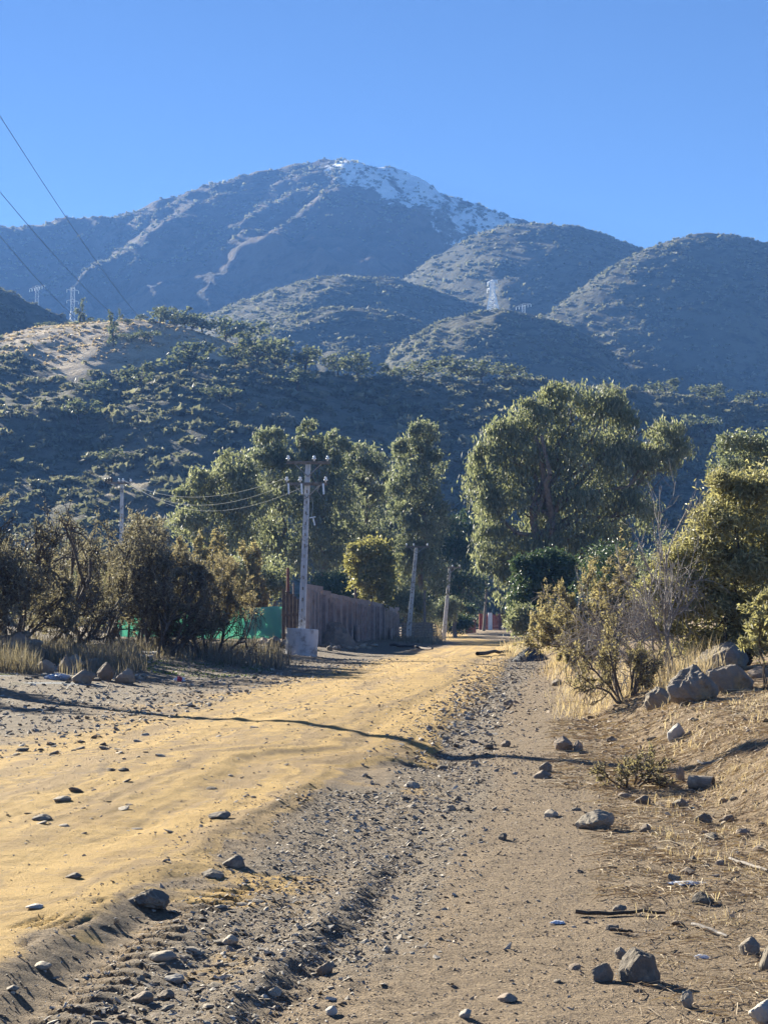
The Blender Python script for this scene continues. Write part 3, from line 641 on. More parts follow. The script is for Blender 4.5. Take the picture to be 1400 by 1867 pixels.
branch_tree('grey_green_tree', 'grey-green tree behind the bushes at the right edge', 'tree', None, (at(1370, 1100, 66).x, 66, gz(at(1370, 1100, 66).x, 66)),
            [lob(*q, 66) for q in ((1350, 825, 42, 38), (1400, 830, 50, 40), (1325, 870, 30, 40), (1380, 890, 60, 50), (1330, 925, 34, 36), (1420, 940, 60, 60), (1350, 990, 60, 60))], 14000, EUCA, M['bark'], R(11), leaf=(.2, .085), droop=.4, clump=26, csig=.2, trunk_r=.16)
branch_tree('leafy_bush', 'big yellow-green leafy bush overhanging the right bank', 'bush', None, (at(1340, 1170, 30).x, 30, gz(at(1340, 1170, 30).x, 30)),
            [lob(*q, 30) for q in ((1360, 905, 44, 42), (1405, 900, 50, 50), (1290, 955, 38, 36), (1345, 970, 62, 54), (1270, 1020, 48, 46), (1340, 1050, 74, 60), (1410, 1040, 60, 80), (1240, 1075, 50, 42), (1300, 1115, 62, 52), (1225, 1120, 34, 36), (1380, 1130, 60, 50), (1340, 1165, 40, 26), (1195, 1090, 30, 30), (1250, 1160, 40, 26), (1200, 1150, 28, 26), (1320, 890, 30, 30), (1300, 1180, 44, 26), (1370, 1185, 44, 28), (1250, 1195, 34, 20), (1420, 1160, 40, 50), (1230, 1030, 30, 28))],
            50000, BUSHL, M['bark'], R(12), leaf=(.12, .034), droop=.15, clump=22, csig=.20, trunk_r=.05, shell=.4, stems=5, sat=6)
branch_tree('leafy_sapling', 'sapling with long grey-green leaves beside the boulder at the right edge', 'sapling', None, (at(1392, 1235, 21.5).x, 21.5, gz(at(1392, 1235, 21.5).x, 21.5)),
            [lob(*q, 21.5) for q in ((1375, 1120, 26, 22), (1400, 1100, 22, 26), (1390, 1150, 30, 30), (1370, 1175, 20, 18))], 900, BUSHL, M['bark'], R(13), leaf=(.12, .035), droop=.3, clump=12, csig=.10, trunk_r=.012, stems=3)

# thorn bushes
TG = 'thorn trees along the left verge'
TL = (.11, .022)
thorn_px('thorn_tree', 'bare leaning thorn tree with a thick crooked limb at the left edge', 'tree', TG, -130, 190, 880, 1150, 47, R(21), THORNL, stems=6, leaves=5, r0=.10, lean=(.45, 0), kids=(6, 6, 5), leaf=TL)
thorn_px('thorn_tree', 'tangled grey-brown thorn tree behind the dry weeds and rock heap', 'tree', TG, 20, 330, 922, 1150, 51, R(22), THORNL, stems=9, leaves=13, r0=.06, leaf=TL, kids=(7, 6, 5))
thorn_px('thorn_tree', 'olive-topped thorn tree standing in front of the far-off pole', 'tree', TG, 140, 350, 935, 1150, 57, R(23), THORNL, stems=8, leaves=14, r0=.055, leaf=TL, kids=(7, 6, 5))
thorn_px('thorn_tree', 'umbrella-shaped golden thorn tree in front of the green net', 'tree', TG, 262, 505, 985, 1150, 53, R(24), THORNG, stems=8, leaves=16, r0=.055, flat_top=.05, kids=(7, 7, 5), leaf=TL, tilt=(.6, 1.3), clear=.32)
thorn_px('thorn_tree', 'dense dark thorn tree between the rock heap and the green net', 'tree', TG, 170, 400, 990, 1155, 50, R(25), THORNL, stems=9, leaves=14, r0=.05, leaf=TL, kids=(7, 6, 5))
thorn_px('thorn_tree', 'low dark thorn thicket at the left edge behind the dry grass', 'tree', TG, -140, 150, 975, 1160, 45, R(26), THORNL, stems=9, leaves=13, r0=.05, leaf=TL, kids=(7, 6, 5))
thorn_px('thorn_tree', 'pale green thorn tree rising behind the golden umbrella-shaped one', 'tree', TG, 330, 480, 968, 1140, 84, R(27), THORNR, stems=7, leaves=12, r0=.06, leaf=(.22, .07))
thorn_px('thorn_tree', 'low grey thorn thicket filling the gap behind the rock heap', 'tree', TG, 60, 300, 985, 1150, 60, R(34), THORNL, stems=9, leaves=12, r0=.04, leaf=TL, clear=.03)
thorn_px('thorn_tree', 'low brownish thorn thicket behind the umbrella-shaped thorn tree', 'tree', TG, 250, 470, 1000, 1150, 62, R(35), THORNG, stems=9, leaves=12, r0=.04, leaf=TL, clear=.25)
thorn_px('thorn_tree', 'thorn tree just outside the left edge that shades the gravel', 'tree', TG, -420, -120, 850, 1190, 36, R(33), THORNL, stems=8, leaves=12, r0=.06, leaf=TL)
thorn_px('thorn_bush', 'feathery olive thorn bush below the dead branches on the right bank', 'bush', None, 975, 1150, 1035, 1178, 44, R(28), THORNR, stems=9, leaves=14, r0=.04, leaf=(.11, .032), clear=.05, round_=False)
thorn_px('thorn_bush', 'small open thorn bush with dark stems in front of the boulders', 'bush', None, 1060, 1215, 1120, 1292, 24, R(29), THORNR, stems=9, leaves=6, r0=.024, leaf=(.045, .014), kids=(5, 5, 4), clear=.05, round_=False)
thorn_px('thorn_bush', 'thin brown thorn bush by the grassy edge right of the dark gravel pile', 'bush', None, 1010, 1100, 1110, 1200, 38, R(30), THORNR, stems=7, leaves=10, r0=.025, kids=(5, 5, 4), clear=.05, round_=False)
thorn_px('dry_shrub', 'little straggly dry shrub low on the shoulder near the lone boulder', 'shrub', None, 1070, 1215, 1368, 1462, 14.2, R(31), THORNR, stems=7, leaves=5, r0=.012, leaf=(.022, .008), kids=(5, 4, 4), clear=.05, round_=False)
thorn_px('dead_bush', 'tangle of bare grey dead branches above the thorn bushes on the right', 'bush', None, 1090, 1345, 930, 1140, 27.5, R(32), None, bark=M['dead_wood'], stems=9, leaves=0, r0=.030, kids=(7, 5, 4), lean=(-.75, -.25), tilt=(.2, .6), flat_top=.02, bare=True, clear=.1, round_=False)

# ------------------------------------------------------------------ poles and wires
def insulator(parent, loc, s=.72, mat=None, name='insulator'):
    a = Acc(); a.lathe([(.001, .30 * s), (.05 * s, .29 * s), (.085 * s, .22 * s), (.06 * s, .20 * s), (.11 * s, .13 * s), (.12 * s, .09 * s), (.05 * s, .08 * s), (.03 * s, -.02), (.001, -.02)], n=12)
    return a.obj(name, mat or M['porcelain'], parent, loc, smooth=True)
def tapered_pole(a, b0, b1, w0, w1):
    """H-section concrete post with a sunk face towards the camera"""
    b0 = np.array(b0); b1 = np.array(b1); n = 10
    pts = []
    for i in range(n + 1):
        t = i / n; c = b0 + (b1 - b0) * t; w = (w0 + (w1 - w0) * t) / 2; g = w * .45; k = w * .72
        prof = [(-w, -w), (-g, -w), (-g * .9, -k), (g * .9, -k), (g, -w), (w, -w), (w, w), (-w, w)]
        pts.append([c + np.array([p[0], p[1], 0]) for p in prof])
    V = np.array(pts).reshape(-1, 3); m = 8; F = []
    for i in range(n):
        for j in range(m): F.append([i * m + j, i * m + (j + 1) % m, (i + 1) * m + (j + 1) % m, (i + 1) * m + j])
    a.add(V, [np.array(F), np.array([[n * m + j for j in range(m)]])])
def utility_pole(label, base, top, w0, w1, arms, rz=0.0, name='utility_pole', holes=True, arm_w=.11):
    """arms: list of (drop below top, half lengths l/r, [insulator offsets], hanging fuse offsets)"""
    root = empty(name, base); tag(root, label, 'utility pole', 'concrete utility poles'); tp = np.array(top) - np.array(base)
    a = Acc(); tapered_pole(a, (0, 0, -.3), tp, w0, w1); post = a.obj('post', M['pole_concrete'], root)
    if holes:
        for i in range(14):
            t = .12 + .78 * i / 14; c = tp * t; w = (w0 + (w1 - w0) * t) / 2
            h = Acc(); h.box((c[0], c[1] - w * .74, c[2]), (w * .4, w * .06, .12)); h.obj('climbing_hole', M['stone'], post)
    ux = np.array([math.cos(rz), math.sin(rz), 0])
    for drop, l, r_, ins, fus in arms:
        c = tp * (1 - drop / np.linalg.norm(tp)) + np.array([0, -w1 * .85, 0])
        b = Acc(); mid = c + ux * (r_ - l) / 2; b.box(mid, (l + r_, .10, arm_w), rz); arm = b.obj('crossarm', M['metal'] if holes is None else M['wood_grey'], root)
        for sgn, ln in ((-1, l), (1, r_)):
            g = Acc(); e = c + ux * sgn * ln * .62 + np.array([0, 0, -.04]); g.bar(e, c + np.array([0, .03, -.55]), .022); g.obj('brace', M['metal'], root)
        for o in ins: insulator(root, tuple(c + ux * o + np.array([0, 0, arm_w / 2 + .02])))
        for o in fus:
            f = c + ux * o + np.array([0, -.10, -.05]); g = Acc(); g.bar(f + np.array([0, 0, .05]), f + np.array([.03, -.05, -.38]), .042, .034, 10)
            fu = g.obj('fuse_holder', M['porcelain'], root)
            g = Acc(); q = [f + np.array([-.05 - .16 * math.sin(t), -.02, .05 - .5 * t / 3.1]) for t in np.linspace(0, 3.1, 9)]
            for i in range(8): g.bar(q[i], q[i + 1], .012)
            g.obj('jumper_wire', M['wire_pale'], fu)
    return root
D1 = 61.0
pb = at(548, 1183, D1); pb.z = gz(pb.x, D1)
pt = at(562, 842, D1)
utility_pole('tall concrete pole with two crossarms standing in a concrete ring', pb, pt, .30, .19,
             [(.05, .86, .86, [-.78, .25, .78], []), (.90, .86, .80, [-.80, -.27, .74], [-.74, -.22, .64])], rz=.04)
a = Acc(); rr = .64
a.lathe([(rr, -.3), (rr, .98), (rr - .015, 1.02), (rr - .09, 1.02), (rr - .10, .97), (.02, .94)], n=48)
ring = a.obj('concrete_ring', M['concrete'], loc=(pb.x + .02, pb.y, pb.z + .02), smooth=False)
ring.rotation_euler = (math.radians(-1.5), math.radians(3), 0)
tag(ring, 'pale grey concrete ring around the foot of the tall pole', 'concrete ring')
D2, D3 = 122.0, 150.0
p2 = at(743, 1172, D2); p2.z = gz(p2.x, D2)
utility_pole('plain concrete pole with one crossarm in front of the low stone wall', p2, at(759, 996, D2), .42, .24, [(.06, .85, 1.0, [-.78, -.2, .88], [])], rz=.06)
p3 = at(808, 1166, D3); p3.z = gz(p3.x, D3)
utility_pole('farthest concrete pole by the dry canes where the road enters shade', p3, at(820, 1034, D3), .42, .26, [(.06, 1.05, 1.0, [-1.0, .25, .95], [])], rz=.05, holes=False)
D4 = 96.0
p4 = at(221, 1130, D4); p4.z = gz(p4.x, D4)
pl = utility_pole('far-off pole with white and black insulators above the thorn trees at left', p4, at(223, 880, D4), .30, .18, [(.04, .85, .6, [-.15, .1, .58], [])], rz=.35, holes=False)
tl = np.array(at(223, 880, D4) - p4)
for k, o in enumerate((-.95, -.78, -.6)):
    insulator(pl, tuple(tl + np.array([o, -.3, -.02 + .03 * k])), .9, M['dark_insulator'], 'dark_insulator')
p5 = Vector((-9.2, 32.3, gz(-9.2, 32.3)))
utility_pole('slim pole just left of the view whose shadow crosses the road', p5, p5 + Vector((0, 0, 10.8)), .24, .20, [(.06, .8, .8, [-.7, .2, .7], [])], rz=.6, holes=False)

def wire(label, a, b, sag, r, mat, group, name='power_line', n=26):
    a = np.array(a); b = np.array(b); t = np.linspace(0, 1, n)[:, None]; p = a + (b - a) * t; p[:, 2] -= (sag * 4 * t * (1 - t))[:, 0]
    V, Fq = tubes(p[:-1], p[1:], np.full(n - 1, r), np.full(n - 1, r), 5); o = obj(name, V - a, Fq, mat, loc=a)
    return tag(o, label, 'wire', group)
lp = np.array(at(223, 882, D4))
wire('uppermost of three wires strung from the tall pole to the far-off left pole', at(520, 872, D1), lp + np.array([.15, -.2, .2]), .9, .005, M['wire_pale'], 'wires to the far-off pole')
wire('middle of three wires strung from the tall pole to the far-off left pole', at(527, 881, D1), lp + np.array([.3, -.1, .1]), 1.15, .005, M['wire_pale'], 'wires to the far-off pole')
wire('lowest of three wires strung from the tall pole to the far-off left pole', at(552, 888, D1), lp + np.array([.5, .1, .1]), 1.35, .005, M['wire_pale'], 'wires to the far-off pole')
for lab, y0, x1, y1 in (('topmost dark power line slanting down across the sky at left', 235, 266, 592), ('middle dark power line slanting down over the mountain at left', 357, 236, 594), ('lowest dark power line slanting down to the grassy hill at left', 430, 168, 600)):
    m_ = (y1 - y0) / x1
    wire(lab, at(-260, y0 - 260 * m_ * 1.28, 150), at(x1 + 8, y1 + 10, 490), 3.0, .055, M['wire'], 'power lines over the hill')
h = empty('dangling_wire', at(567, 905, D1 - .2)); tag(h, 'loose wire with a pale bracket dangling beside the tall pole', 'wire')
g = Acc(); o = np.array(at(571, 945, D1 - .2) - at(567, 905, D1 - .2)); q = [o * t + np.array([.05 * math.sin(t * 5), 0, 0]) for t in np.linspace(0, 1, 7)]
for i in range(6): g.bar(q[i], q[i + 1], .012)
g.obj('strand', M['wire_pale'], h); g = Acc(); g.bar(o, o + np.array([.07, 0, -.28]), .03); g.bar(o + np.array([-.14, 0, .02]), o + np.array([.10, 0, .06]), .025); g.obj('bracket', M['porcelain'], h)

def lattice(label, px, ytop, ybase, d, wb, wt, arms, hill, glint=None, r=.2):
    x = (px - CX) / F_PX * d; zt = at(px, ytop, d).z; zb = float(hill.z(np.array([x]), np.array([d]))[0]) if hill else at(px, ybase, d).z
    H = zt - zb; root = empty('lattice_tower', (x, d, zb)); tag(root, label, 'pylon', 'lattice power pylons')
    a = Acc(); nl = 8; lev = [(i / nl) ** .9 * H for i in range(nl + 1)]
    def hw(z): return max(wt, wb * (1 - z / (H * .62)) + wt * (z / (H * .62))) / 2
    C = [(-1, -1), (1, -1), (1, 1), (-1, 1)]
    for i in range(nl):
        for j in range(4):
            c0, c1 = C[j], C[(j + 1) % 4]; z0, z1 = lev[i], lev[i + 1]
            P = lambda c, z: (c[0] * hw(z), c[1] * hw(z), z)
            a.bar(P(c0, z0), P(c0, z1), r, n=4); a.bar(P(c0, z0), P(c1, z1), r * .6, n=4); a.bar(P(c1, z0), P(c0, z1), r * .6, n=4); a.bar(P(c0, z1), P(c1, z1), r * .6, n=4)
    a.obj('frame', M['pale_steel'], root)
    for zf, ln, rz in arms:
        b = Acc(); ux = np.array([math.cos(rz), math.sin(rz), 0])
        for s_ in (-1, 1): b.bar(np.array([0, 0, H * zf]) , ux * s_ * ln + np.array([0, 0, H * zf + .3]), r * 1.3, n=4); b.bar(np.array([0, 0, H * zf + 1.2]), ux * s_ * ln + np.array([0, 0, H * zf + .3]), r, n=4)
        b.obj('crossarm', M['pale_steel'], root)
        for o_ in np.linspace(-1, 1, glint or 3):
            g_ = Acc(); c = ux * o_ * ln + np.array([0, 0, H * zf + .1]); g_.lathe([(.02, 0), (.28, -.3), (.1, -.5), (.28, -.8), (.1, -1.0), (.28, -1.3), (.02, -1.6)], c, 8); g_.obj('insulator_string', M['porcelain'], root, smooth=True)
    return root
lattice('lattice pylon standing on the low knoll right of centre', 900, 513, 600, 780, 6.5, 2.2, [(.97, 3.2, -.75), (.76, 3.6, -.75)], knoll, 2, r=.3)
lattice('pylon half hidden behind the knoll, with a slanting row of white insulators', 957, 556, 610, 830, 4.5, 1.6, [(.97, 5.5, -.85)], None, 6, r=.05)
lattice('faint lattice pylon in the gap between the dark hill and the grassy hill', 126, 524, 640, 860, 6, 2, [(.95, 3.4, .5), (.78, 3.4, .5)], None, 2, r=.05)
lattice('distant pylon behind the dark hill showing only a row of white insulators', 60, 522, 600, 820, 5, 1.6, [(.97, 7.0, -.75)], None, 7, r=.03)

# ------------------------------------------------------------------ wall, gate, net
WA, WB = Vector((-4.2, 70.0, 0)), Vector((1.15, 125.0, 0))
wv = (WB - WA); wlen = wv.length; wd = wv / wlen; wrz = math.atan2(wd.y, wd.x); wn_ = Vector((wd.y, -wd.x, 0))
wall = empty('concrete_wall', (WA.x, WA.y, 0)); tag(wall, 'long weathered concrete and brick wall receding along the road', 'wall')
def wall_box(name, s0, s1, z0, z1, th, off, mat, rx=0.0, parent=None):
    a = Acc(); c = wd * ((s0 + s1) / 2) + wn_ * off; xx, yy = WA.x + c.x, WA.y + c.y; g0 = gz(xx, yy)
    n = max(1, int((s1 - s0) / .5)); 
    a.box((c.x, c.y, g0 + (z0 + z1) / 2), (s1 - s0, th, z1 - z0), wrz)
    return a.obj(name, mat, parent or wall)
def s_at(px):
    k = (px - CX) / F_PX; return (k * WA.y - WA.x) / (wd.x - k * wd.y)
rw = R(77)
core = wall_box('brick_core', s_at(560), wlen, -.3, 2.3, .16, -.26, M['brick'])
top = 2.62
bays = [(556, 584, 2.95), (586.5, 599, 2.78), (601.5, 611, 2.72), (613.5, 622, 2.68), (624.5, 633, 2.66), (635.0, 645, 2.62), (647, 672, 2.62), (675.5, 684, 2.60), (686, 694, 2.56), (695.5, 701, 2.56), (702.5, 725, 2.55)]
for x0, x1, hgt in bays:
    s0, s1 = s_at(x0), s_at(x1)
    wall_box('panel', s0, s1 - .14 * (s1 - s0), -.3, hgt - .25, .14, .06, M['panel'])
    wall_box('coping', s0 - .12, s1 + .12, hgt - .25, hgt - .05 + rw.uniform(0, .06), .30, -.03, M['panel'])
    if x1 - x0 < 20 or x0 < 560:
        wall_box('pier', s0 - .02, s0 + .42, -.3, hgt - .26, .26, .10, M['panel'])
for x0, x1, hgt in bays:
    s0, s1 = s_at(x0), s_at(x1); nr_ = max(1, int((s1 - s0) / 1.3))
    for i in range(nr_):
        sa = s0 + (s1 - s0) * (i + .5) / (nr_ + .5); wall_box('rib', sa, sa + .16, -.3, hgt - .27 - rw.uniform(0, .2), .16, .14, M['panel'])
for x0, x1 in ((588, 594), (604, 609), (640, 644), (703, 707)):                   # broken low slabs against the foot
    wall_box('low_slab', s_at(x0), s_at(x1), -.2, 1.0 + rw.uniform(-.3, .3), .12, .35, M['panel'])
wall_box('red_stripe', s_at(711), s_at(714), .2, 1.9, .02, .105, M['rust'])
gate = empty('plank_gate', (at(514, 1160, 69).x, 69.0, gz(at(514, 1160, 69).x, 69))); tag(gate, 'dark brown plank gate at the near end of the concrete wall', 'gate')
for i in range(6):
    x0 = at(514 + i * 6.6, 1160, 69).x - gate.location.x; hh = at(514, 1074 + i * 4.4, 69).z - gate.location.z
    a = Acc(); a.box((x0 + .08, i * .05, hh / 2 - .1), (.152, .045, hh + .2), .1); a.obj('plank', M['wood_brown'], gate)
for z_ in (.5, 1.4):
    a = Acc(); a.box((.5, .18, z_), (1.05, .05, .1), .1); a.obj('rail', M['wood_brown'], gate)
def post(label, px, yt, yb, d, r, mat, cat='post', group=None, lean=0.0, name='post'):
    b = at(px, yb, d); b.z = gz(b.x, d); t = at(px + lean, yt, d) - b
    rngp = R(int(px)); a = Acc(); q = [np.array(t) * k + rngp.normal(size=3) * r * .12 for k in np.linspace(0, 1, 6)]; q[0] = np.array([0, 0, -.2])
    for i in range(5): a.bar(q[i], q[i + 1], r * (1 - .06 * i), r * (1 - .06 * (i + 1)), 8)
    return tag(a.obj(name, mat, None, b, smooth=False), label, cat, group)
post('rust-red metal post sticking up behind the plank gate', 525, 1035, 1150, 72, .095, M['rust'])
post('short grey timber stump behind the top of the plank gate', 535, 1062, 1150, 72.5, .06, M['wood_grey'])
post('bare wooden post standing above the low stone wall', 774, 1076, 1150, 132, .15, M['wood_grey'])
post('thin dark post between the round tree and the concrete wall', 648, 1072, 1140, 108, .12, M['wood_brown'])
post('leaning grey pole in front of the trunk by the red gate', 881, 1062, 1145, 205, .22, M['wood_grey'], lean=7)
# dry-stone wall
sw = empty('stone_wall', (1.2, 127, gz(1.2, 127))); tag(sw, 'low dry-stone wall beyond the end of the concrete wall', 'wall')

# ------------------------------------------------------------------ stones
def ico(sub):
    bm = bmesh.new(); bmesh.ops.create_icosphere(bm, subdivisions=sub, radius=1)
    V = np.array([v.co[:] for v in bm.verts]); F_ = np.array([[v.index for v in f.verts] for f in bm.faces]); bm.free(); return V, F_
ICO = {i: ico(i) for i in (1, 2, 3, 4, 5)}
def rock_shape(rng, sub=3, planes=14, rough=.05, sharp=.75, facets=()):
    V, Fc = ICO[sub]; n = blob_dirs(planes, rng); d = rng.uniform(sharp, 1.0, planes)
    if len(facets): n = np.concatenate([norm(np.array([f[:3] for f in facets], float)), n]); d = np.concatenate([[f[3] for f in facets], np.maximum(d, .85)])
    dot = V @ n.T; r = np.where(dot > .12, d[None] / np.maximum(dot, .12), 9).min(1); r = np.minimum(r, 1.25)
    P = V * r[:, None]
    if rough:
        k = fbm(P[:, 0] * 2.2 + P[:, 2] * 1.3, P[:, 1] * 2.2 - P[:, 2] * 1.7, 4, int(rng.integers(999)), .55)
        P = P + V * (k * rough)[:, None]
    mn, mx = P.min(0), P.max(0); P = (P - (mn + mx) / 2) / ((mx - mn) / 2)
    return P, Fc
def rock(label, px, py, w, h, seed, mat='stone', cat='stone', group=None, dep=.8, sub=3, name='stone', sink=.34, rz=None, planes=14, rough=.05, sharp=.66, tilt=0.0, facets=None):
    p = on_ground(px, py - 1); s = p.y / F_PX; rng = R(seed)
    P, Fc = rock_shape(rng, sub, planes, rough, sharp, facets if facets is not None else ((-.55 + rng.uniform(-.2, .2), -.15 + rng.uniform(-.25, .25), .8, rng.uniform(.45, .7)), (.4 + rng.uniform(-.3, .3), -.3, .7, rng.uniform(.6, .85))))
    W, Hh = w * s * .92, h * s * .95
    P = P * np.array([W / 2, W * dep / 2, Hh / 2 * (1 + sink)])
    a = rng.uniform(-.4, .4) if rz is None else rz; c_, s_ = math.cos(a), math.sin(a)
    P = P @ np.array([[c_, -s_, 0], [s_, c_, 0], [0, 0, 1]]).T
    if tilt: P = P @ np.array(Matrix.Rotation(tilt, 3, 'Y')).T
    P[:, 2] += Hh / 2 * (1 - sink)
    return tag(obj(name, P, Fc, M[mat], None, (p.x, p.y + W * dep * .3, p.z)), label, cat, group)
k = 300
ROCKS = [  # label, px, py(bottom), w, h, material, kwargs
 ('large dark angular stone with a pale sunlit top at lower right', 1168, 1792, 84, 58, 'stone_dark', dict(sub=4, dep=.8, rz=0, planes=9, facets=((-.6, -.2, .75, .62), (.15, -.9, .25, .62), (.2, -.1, .95, .62), (.85, -.35, .3, .75), (-.1, -.75, .65, .74)))),
 ('flat dark slab leaning beside the large angular stone at lower right', 1100, 1790, 46, 32, 'stone_dark', dict(dep=.4)),
 ('small dark stone tucked behind the large angular stone', 1132, 1748, 26, 20, 'stone_dark', {}),
 ('small upright grey stone with a sharp shadow near the bottom right', 1254, 1838, 27, 30, 'stone', dict(dep=.8)),
 ('pale stone cut off by the bottom right corner of the view', 1396, 1872, 60, 46, 'stone_pale', dict(sub=4)),
 ('dark block among straw on the right edge above the pale corner stone', 1367, 1742, 42, 32, 'stone_dark', {}),
 ('grey stone at the right edge beside the dark block', 1398, 1770, 30, 46, 'stone', {}),
 ('lone rounded grey boulder on the brown shoulder', 1088, 1514, 79, 36, 'stone', dict(sub=4, rough=.05, planes=24, sharp=.86, facets=((-.7, -.3, .6, .75),))),
 ('split brown rock half buried on the shoulder above the lone boulder', 1030, 1370, 40, 28, 'stone_brown', {}),
 ('narrow wedge of stone against the split brown rock', 1054, 1370, 20, 20, 'stone_brown', {}),
 ('dark stone lying on the shadow line near mid shoulder', 995, 1407, 28, 17, 'stone_dark', {}),
 ('flat brown stone just below the dark one on the shadow line', 989, 1420, 38, 14, 'stone_brown', {}),
 ('small brown stone alone on the bare shoulder by the gravel strip', 922, 1363, 20, 12, 'stone_brown', {}),
 ('dark rounded stone near the foot of the grassy bank', 1016, 1251, 24, 13, 'stone_dark', {}),
 ('dark stone at the edge of the gravel strip below the gravel pile', 926, 1287, 22, 11, 'stone_dark', {}),
 ('pale cream rock poking out of the right bank', 1232, 1346, 38, 32, 'stone_pale', dict(dep=.6)),
 ('upright block of stone standing on the bank beside the pipe piece', 1240, 1428, 18, 32, 'stone_brown', dict(dep=.7)),
 ('dark stone in the straw right of the long stick', 1280, 1648, 48, 20, 'stone_dark', {}),
 ('dark chip of rock above the long stick', 1130, 1664, 30, 13, 'stone_dark', {}),
 ('brown stone in the dark cluster under the dry shrub', 1172, 1468, 34, 17, 'stone_brown', {}),
 ('rounded dark stone in the cluster right of the dry shrub', 1240, 1474, 32, 17, 'stone_dark', {}),
 ('dark hollow-sided stone at the right of the cluster', 1282, 1502, 36, 18, 'stone_dark', {}),
 ('broken brown stone beside the lone boulder', 1176, 1518, 24, 15, 'stone_brown', {}),
 ('rough dark lump of rock at the head of the tyre rut', 268, 1656, 84, 32, 'stone_dark', dict(sub=5, rough=.16, planes=18)),
 ('dark smooth stone at the sand edge beyond the rut', 425, 1582, 48, 22, 'stone_dark', {}),
 ('flat dark stone below the smooth stone at the sand edge', 388, 1602, 44, 15, 'stone_dark', {}),
 ('flat dark stone sunk in the sand at the left', 75, 1497, 40, 11, 'stone_dark', {}),
 ('flat dark stone in the middle of the yellow sand', 400, 1494, 44, 12, 'stone_dark', {}),
 ('thin grey flake of stone on the left of the sand', 112, 1463, 38, 10, 'stone', {}),
 ('small dark stone in the sand above the rut lump', 134, 1602, 32, 9, 'stone_dark', {}),
 ('pale flat flake of stone on the sand near the tyre print', 62, 1659, 36, 9, 'stone_pale', {}),
 ('grey flat stone on the slope by the deep rut', 75, 1768, 40, 12, 'stone', {}),
 ('small grey stone at the left edge below the tyre print', 22, 1808, 28, 9, 'stone', {}),
 ('big flat slab in the stony channel', 295, 1755, 56, 18, 'stone', dict(dep=.7)),
 ('brown slab leaning in the stony channel near the bottom', 258, 1828, 50, 18, 'stone_brown', dict(dep=.6)),
 ('blocky brown stone beside the leaning slab in the channel', 302, 1824, 34, 16, 'stone_brown', {}),
 ('wedge-shaped pale stone in the middle of the channel', 318, 1794, 40, 14, 'stone_pale', {}),
 ('grey angular stone high in the channel', 420, 1722, 32, 16, 'stone', {}),
 ('round brown clod-like stone in the second dip', 592, 1778, 34, 22, 'stone_brown', dict(planes=22)),
 ('grey stone in the gravel below the second dip', 500, 1818, 30, 16, 'stone', {}),
 ('pale pointed stone in the gravel at bottom centre', 604, 1852, 24, 16, 'stone_pale', {}),
 ('flat brown stone lying by itself at bottom centre right', 925, 1828, 40, 14, 'stone_brown', {}),
 ('small pale stone at the bottom edge right of centre', 848, 1858, 24, 16, 'stone_pale', {}),
 ('dark cube-like stone alone on the fine gravel', 916, 1532, 18, 12, 'stone_dark', {}),
 ('grey stone beyond the dark cube-like one', 1005, 1490, 32, 12, 'stone', {}),
]
for i, (lab, px, py, w, h_, mt_, kw) in enumerate(ROCKS): rock(lab, px, py, w, h_, 300 + i, mt_, 'stone', None, **kw)
BO = [('square brown boulder in front of the row at the left verge', 151, 1247, 46, 25, 'stone_brown'), ('pointed brown boulder behind the square one at the left verge', 191, 1241, 34, 34, 'stone_brown'),
      ('rounded dark brown boulder at the right end of the left verge row', 227, 1247, 42, 29, 'stone_brown'), ('squat dark boulder at the left end of the verge row', 80, 1227, 38, 26, 'stone_brown'),
      ('tall narrow brown boulder next to the squat one', 117, 1228, 27, 33, 'stone_brown'), ('grey boulder behind the tall narrow one', 136, 1222, 34, 30, 'stone'), ('low grey boulder half hidden behind the pointed one', 168, 1218, 36, 18, 'stone'),
      ('lump of dark rock in the weeds at the far left', 60, 1196, 26, 20, 'stone_dark'), ('jagged dark rock on the weedy heap at the far left', 30, 1168, 30, 24, 'stone_dark'), ('dark rock under the weeds near the far left edge', 46, 1180, 26, 20, 'stone_dark'),
      ('dark rounded rock left of the concrete ring', 499, 1181, 30, 22, 'stone_dark'), ('second dark rock touching the left of the concrete ring', 520, 1183, 22, 18, 'stone_dark'), ('grey rock in weeds between thorn tree and ring', 478, 1176, 22, 14, 'stone')]
for i, (lab, px, py, w, h_, mt_) in enumerate(BO): rock(lab, px, py, w, h_, 400 + i, mt_, 'boulder', 'boulders along the left verge', sub=3, name='boulder', planes=16, rough=.06)
rock('big craggy brown boulder in the middle of the right bank', 1268, 1281, 118, 72, 421, 'boulder', 'boulder', 'boulders on the right bank', sub=4, name='boulder', planes=26, rough=.16, sharp=.62, dep=.8, tilt=.12)
rock('long dark boulder tapering to the right on the bank', 1335, 1262, 108, 52, 427, 'boulder', 'boulder', 'boulders on the right bank', sub=4, name='boulder', planes=22, rough=.10, dep=.7, tilt=.25)
rock('grey boulder at the left end of the boulder group on the bank', 1205, 1287, 62, 40, 423, 'stone', 'boulder', 'boulders on the right bank', sub=4, name='boulder', planes=24, rough=.10)
rock('dark blocky boulder under the leafy bush behind the others', 1318, 1226, 108, 58, 424, 'boulder', 'boulder', 'boulders on the right bank', sub=4, name='boulder', planes=14, rough=.08, dep=.7)
rock('pale brown boulder at the right edge beyond the long dark one', 1388, 1238, 44, 24, 425, 'stone_brown', 'boulder', 'boulders on the right bank', sub=4, name='boulder')

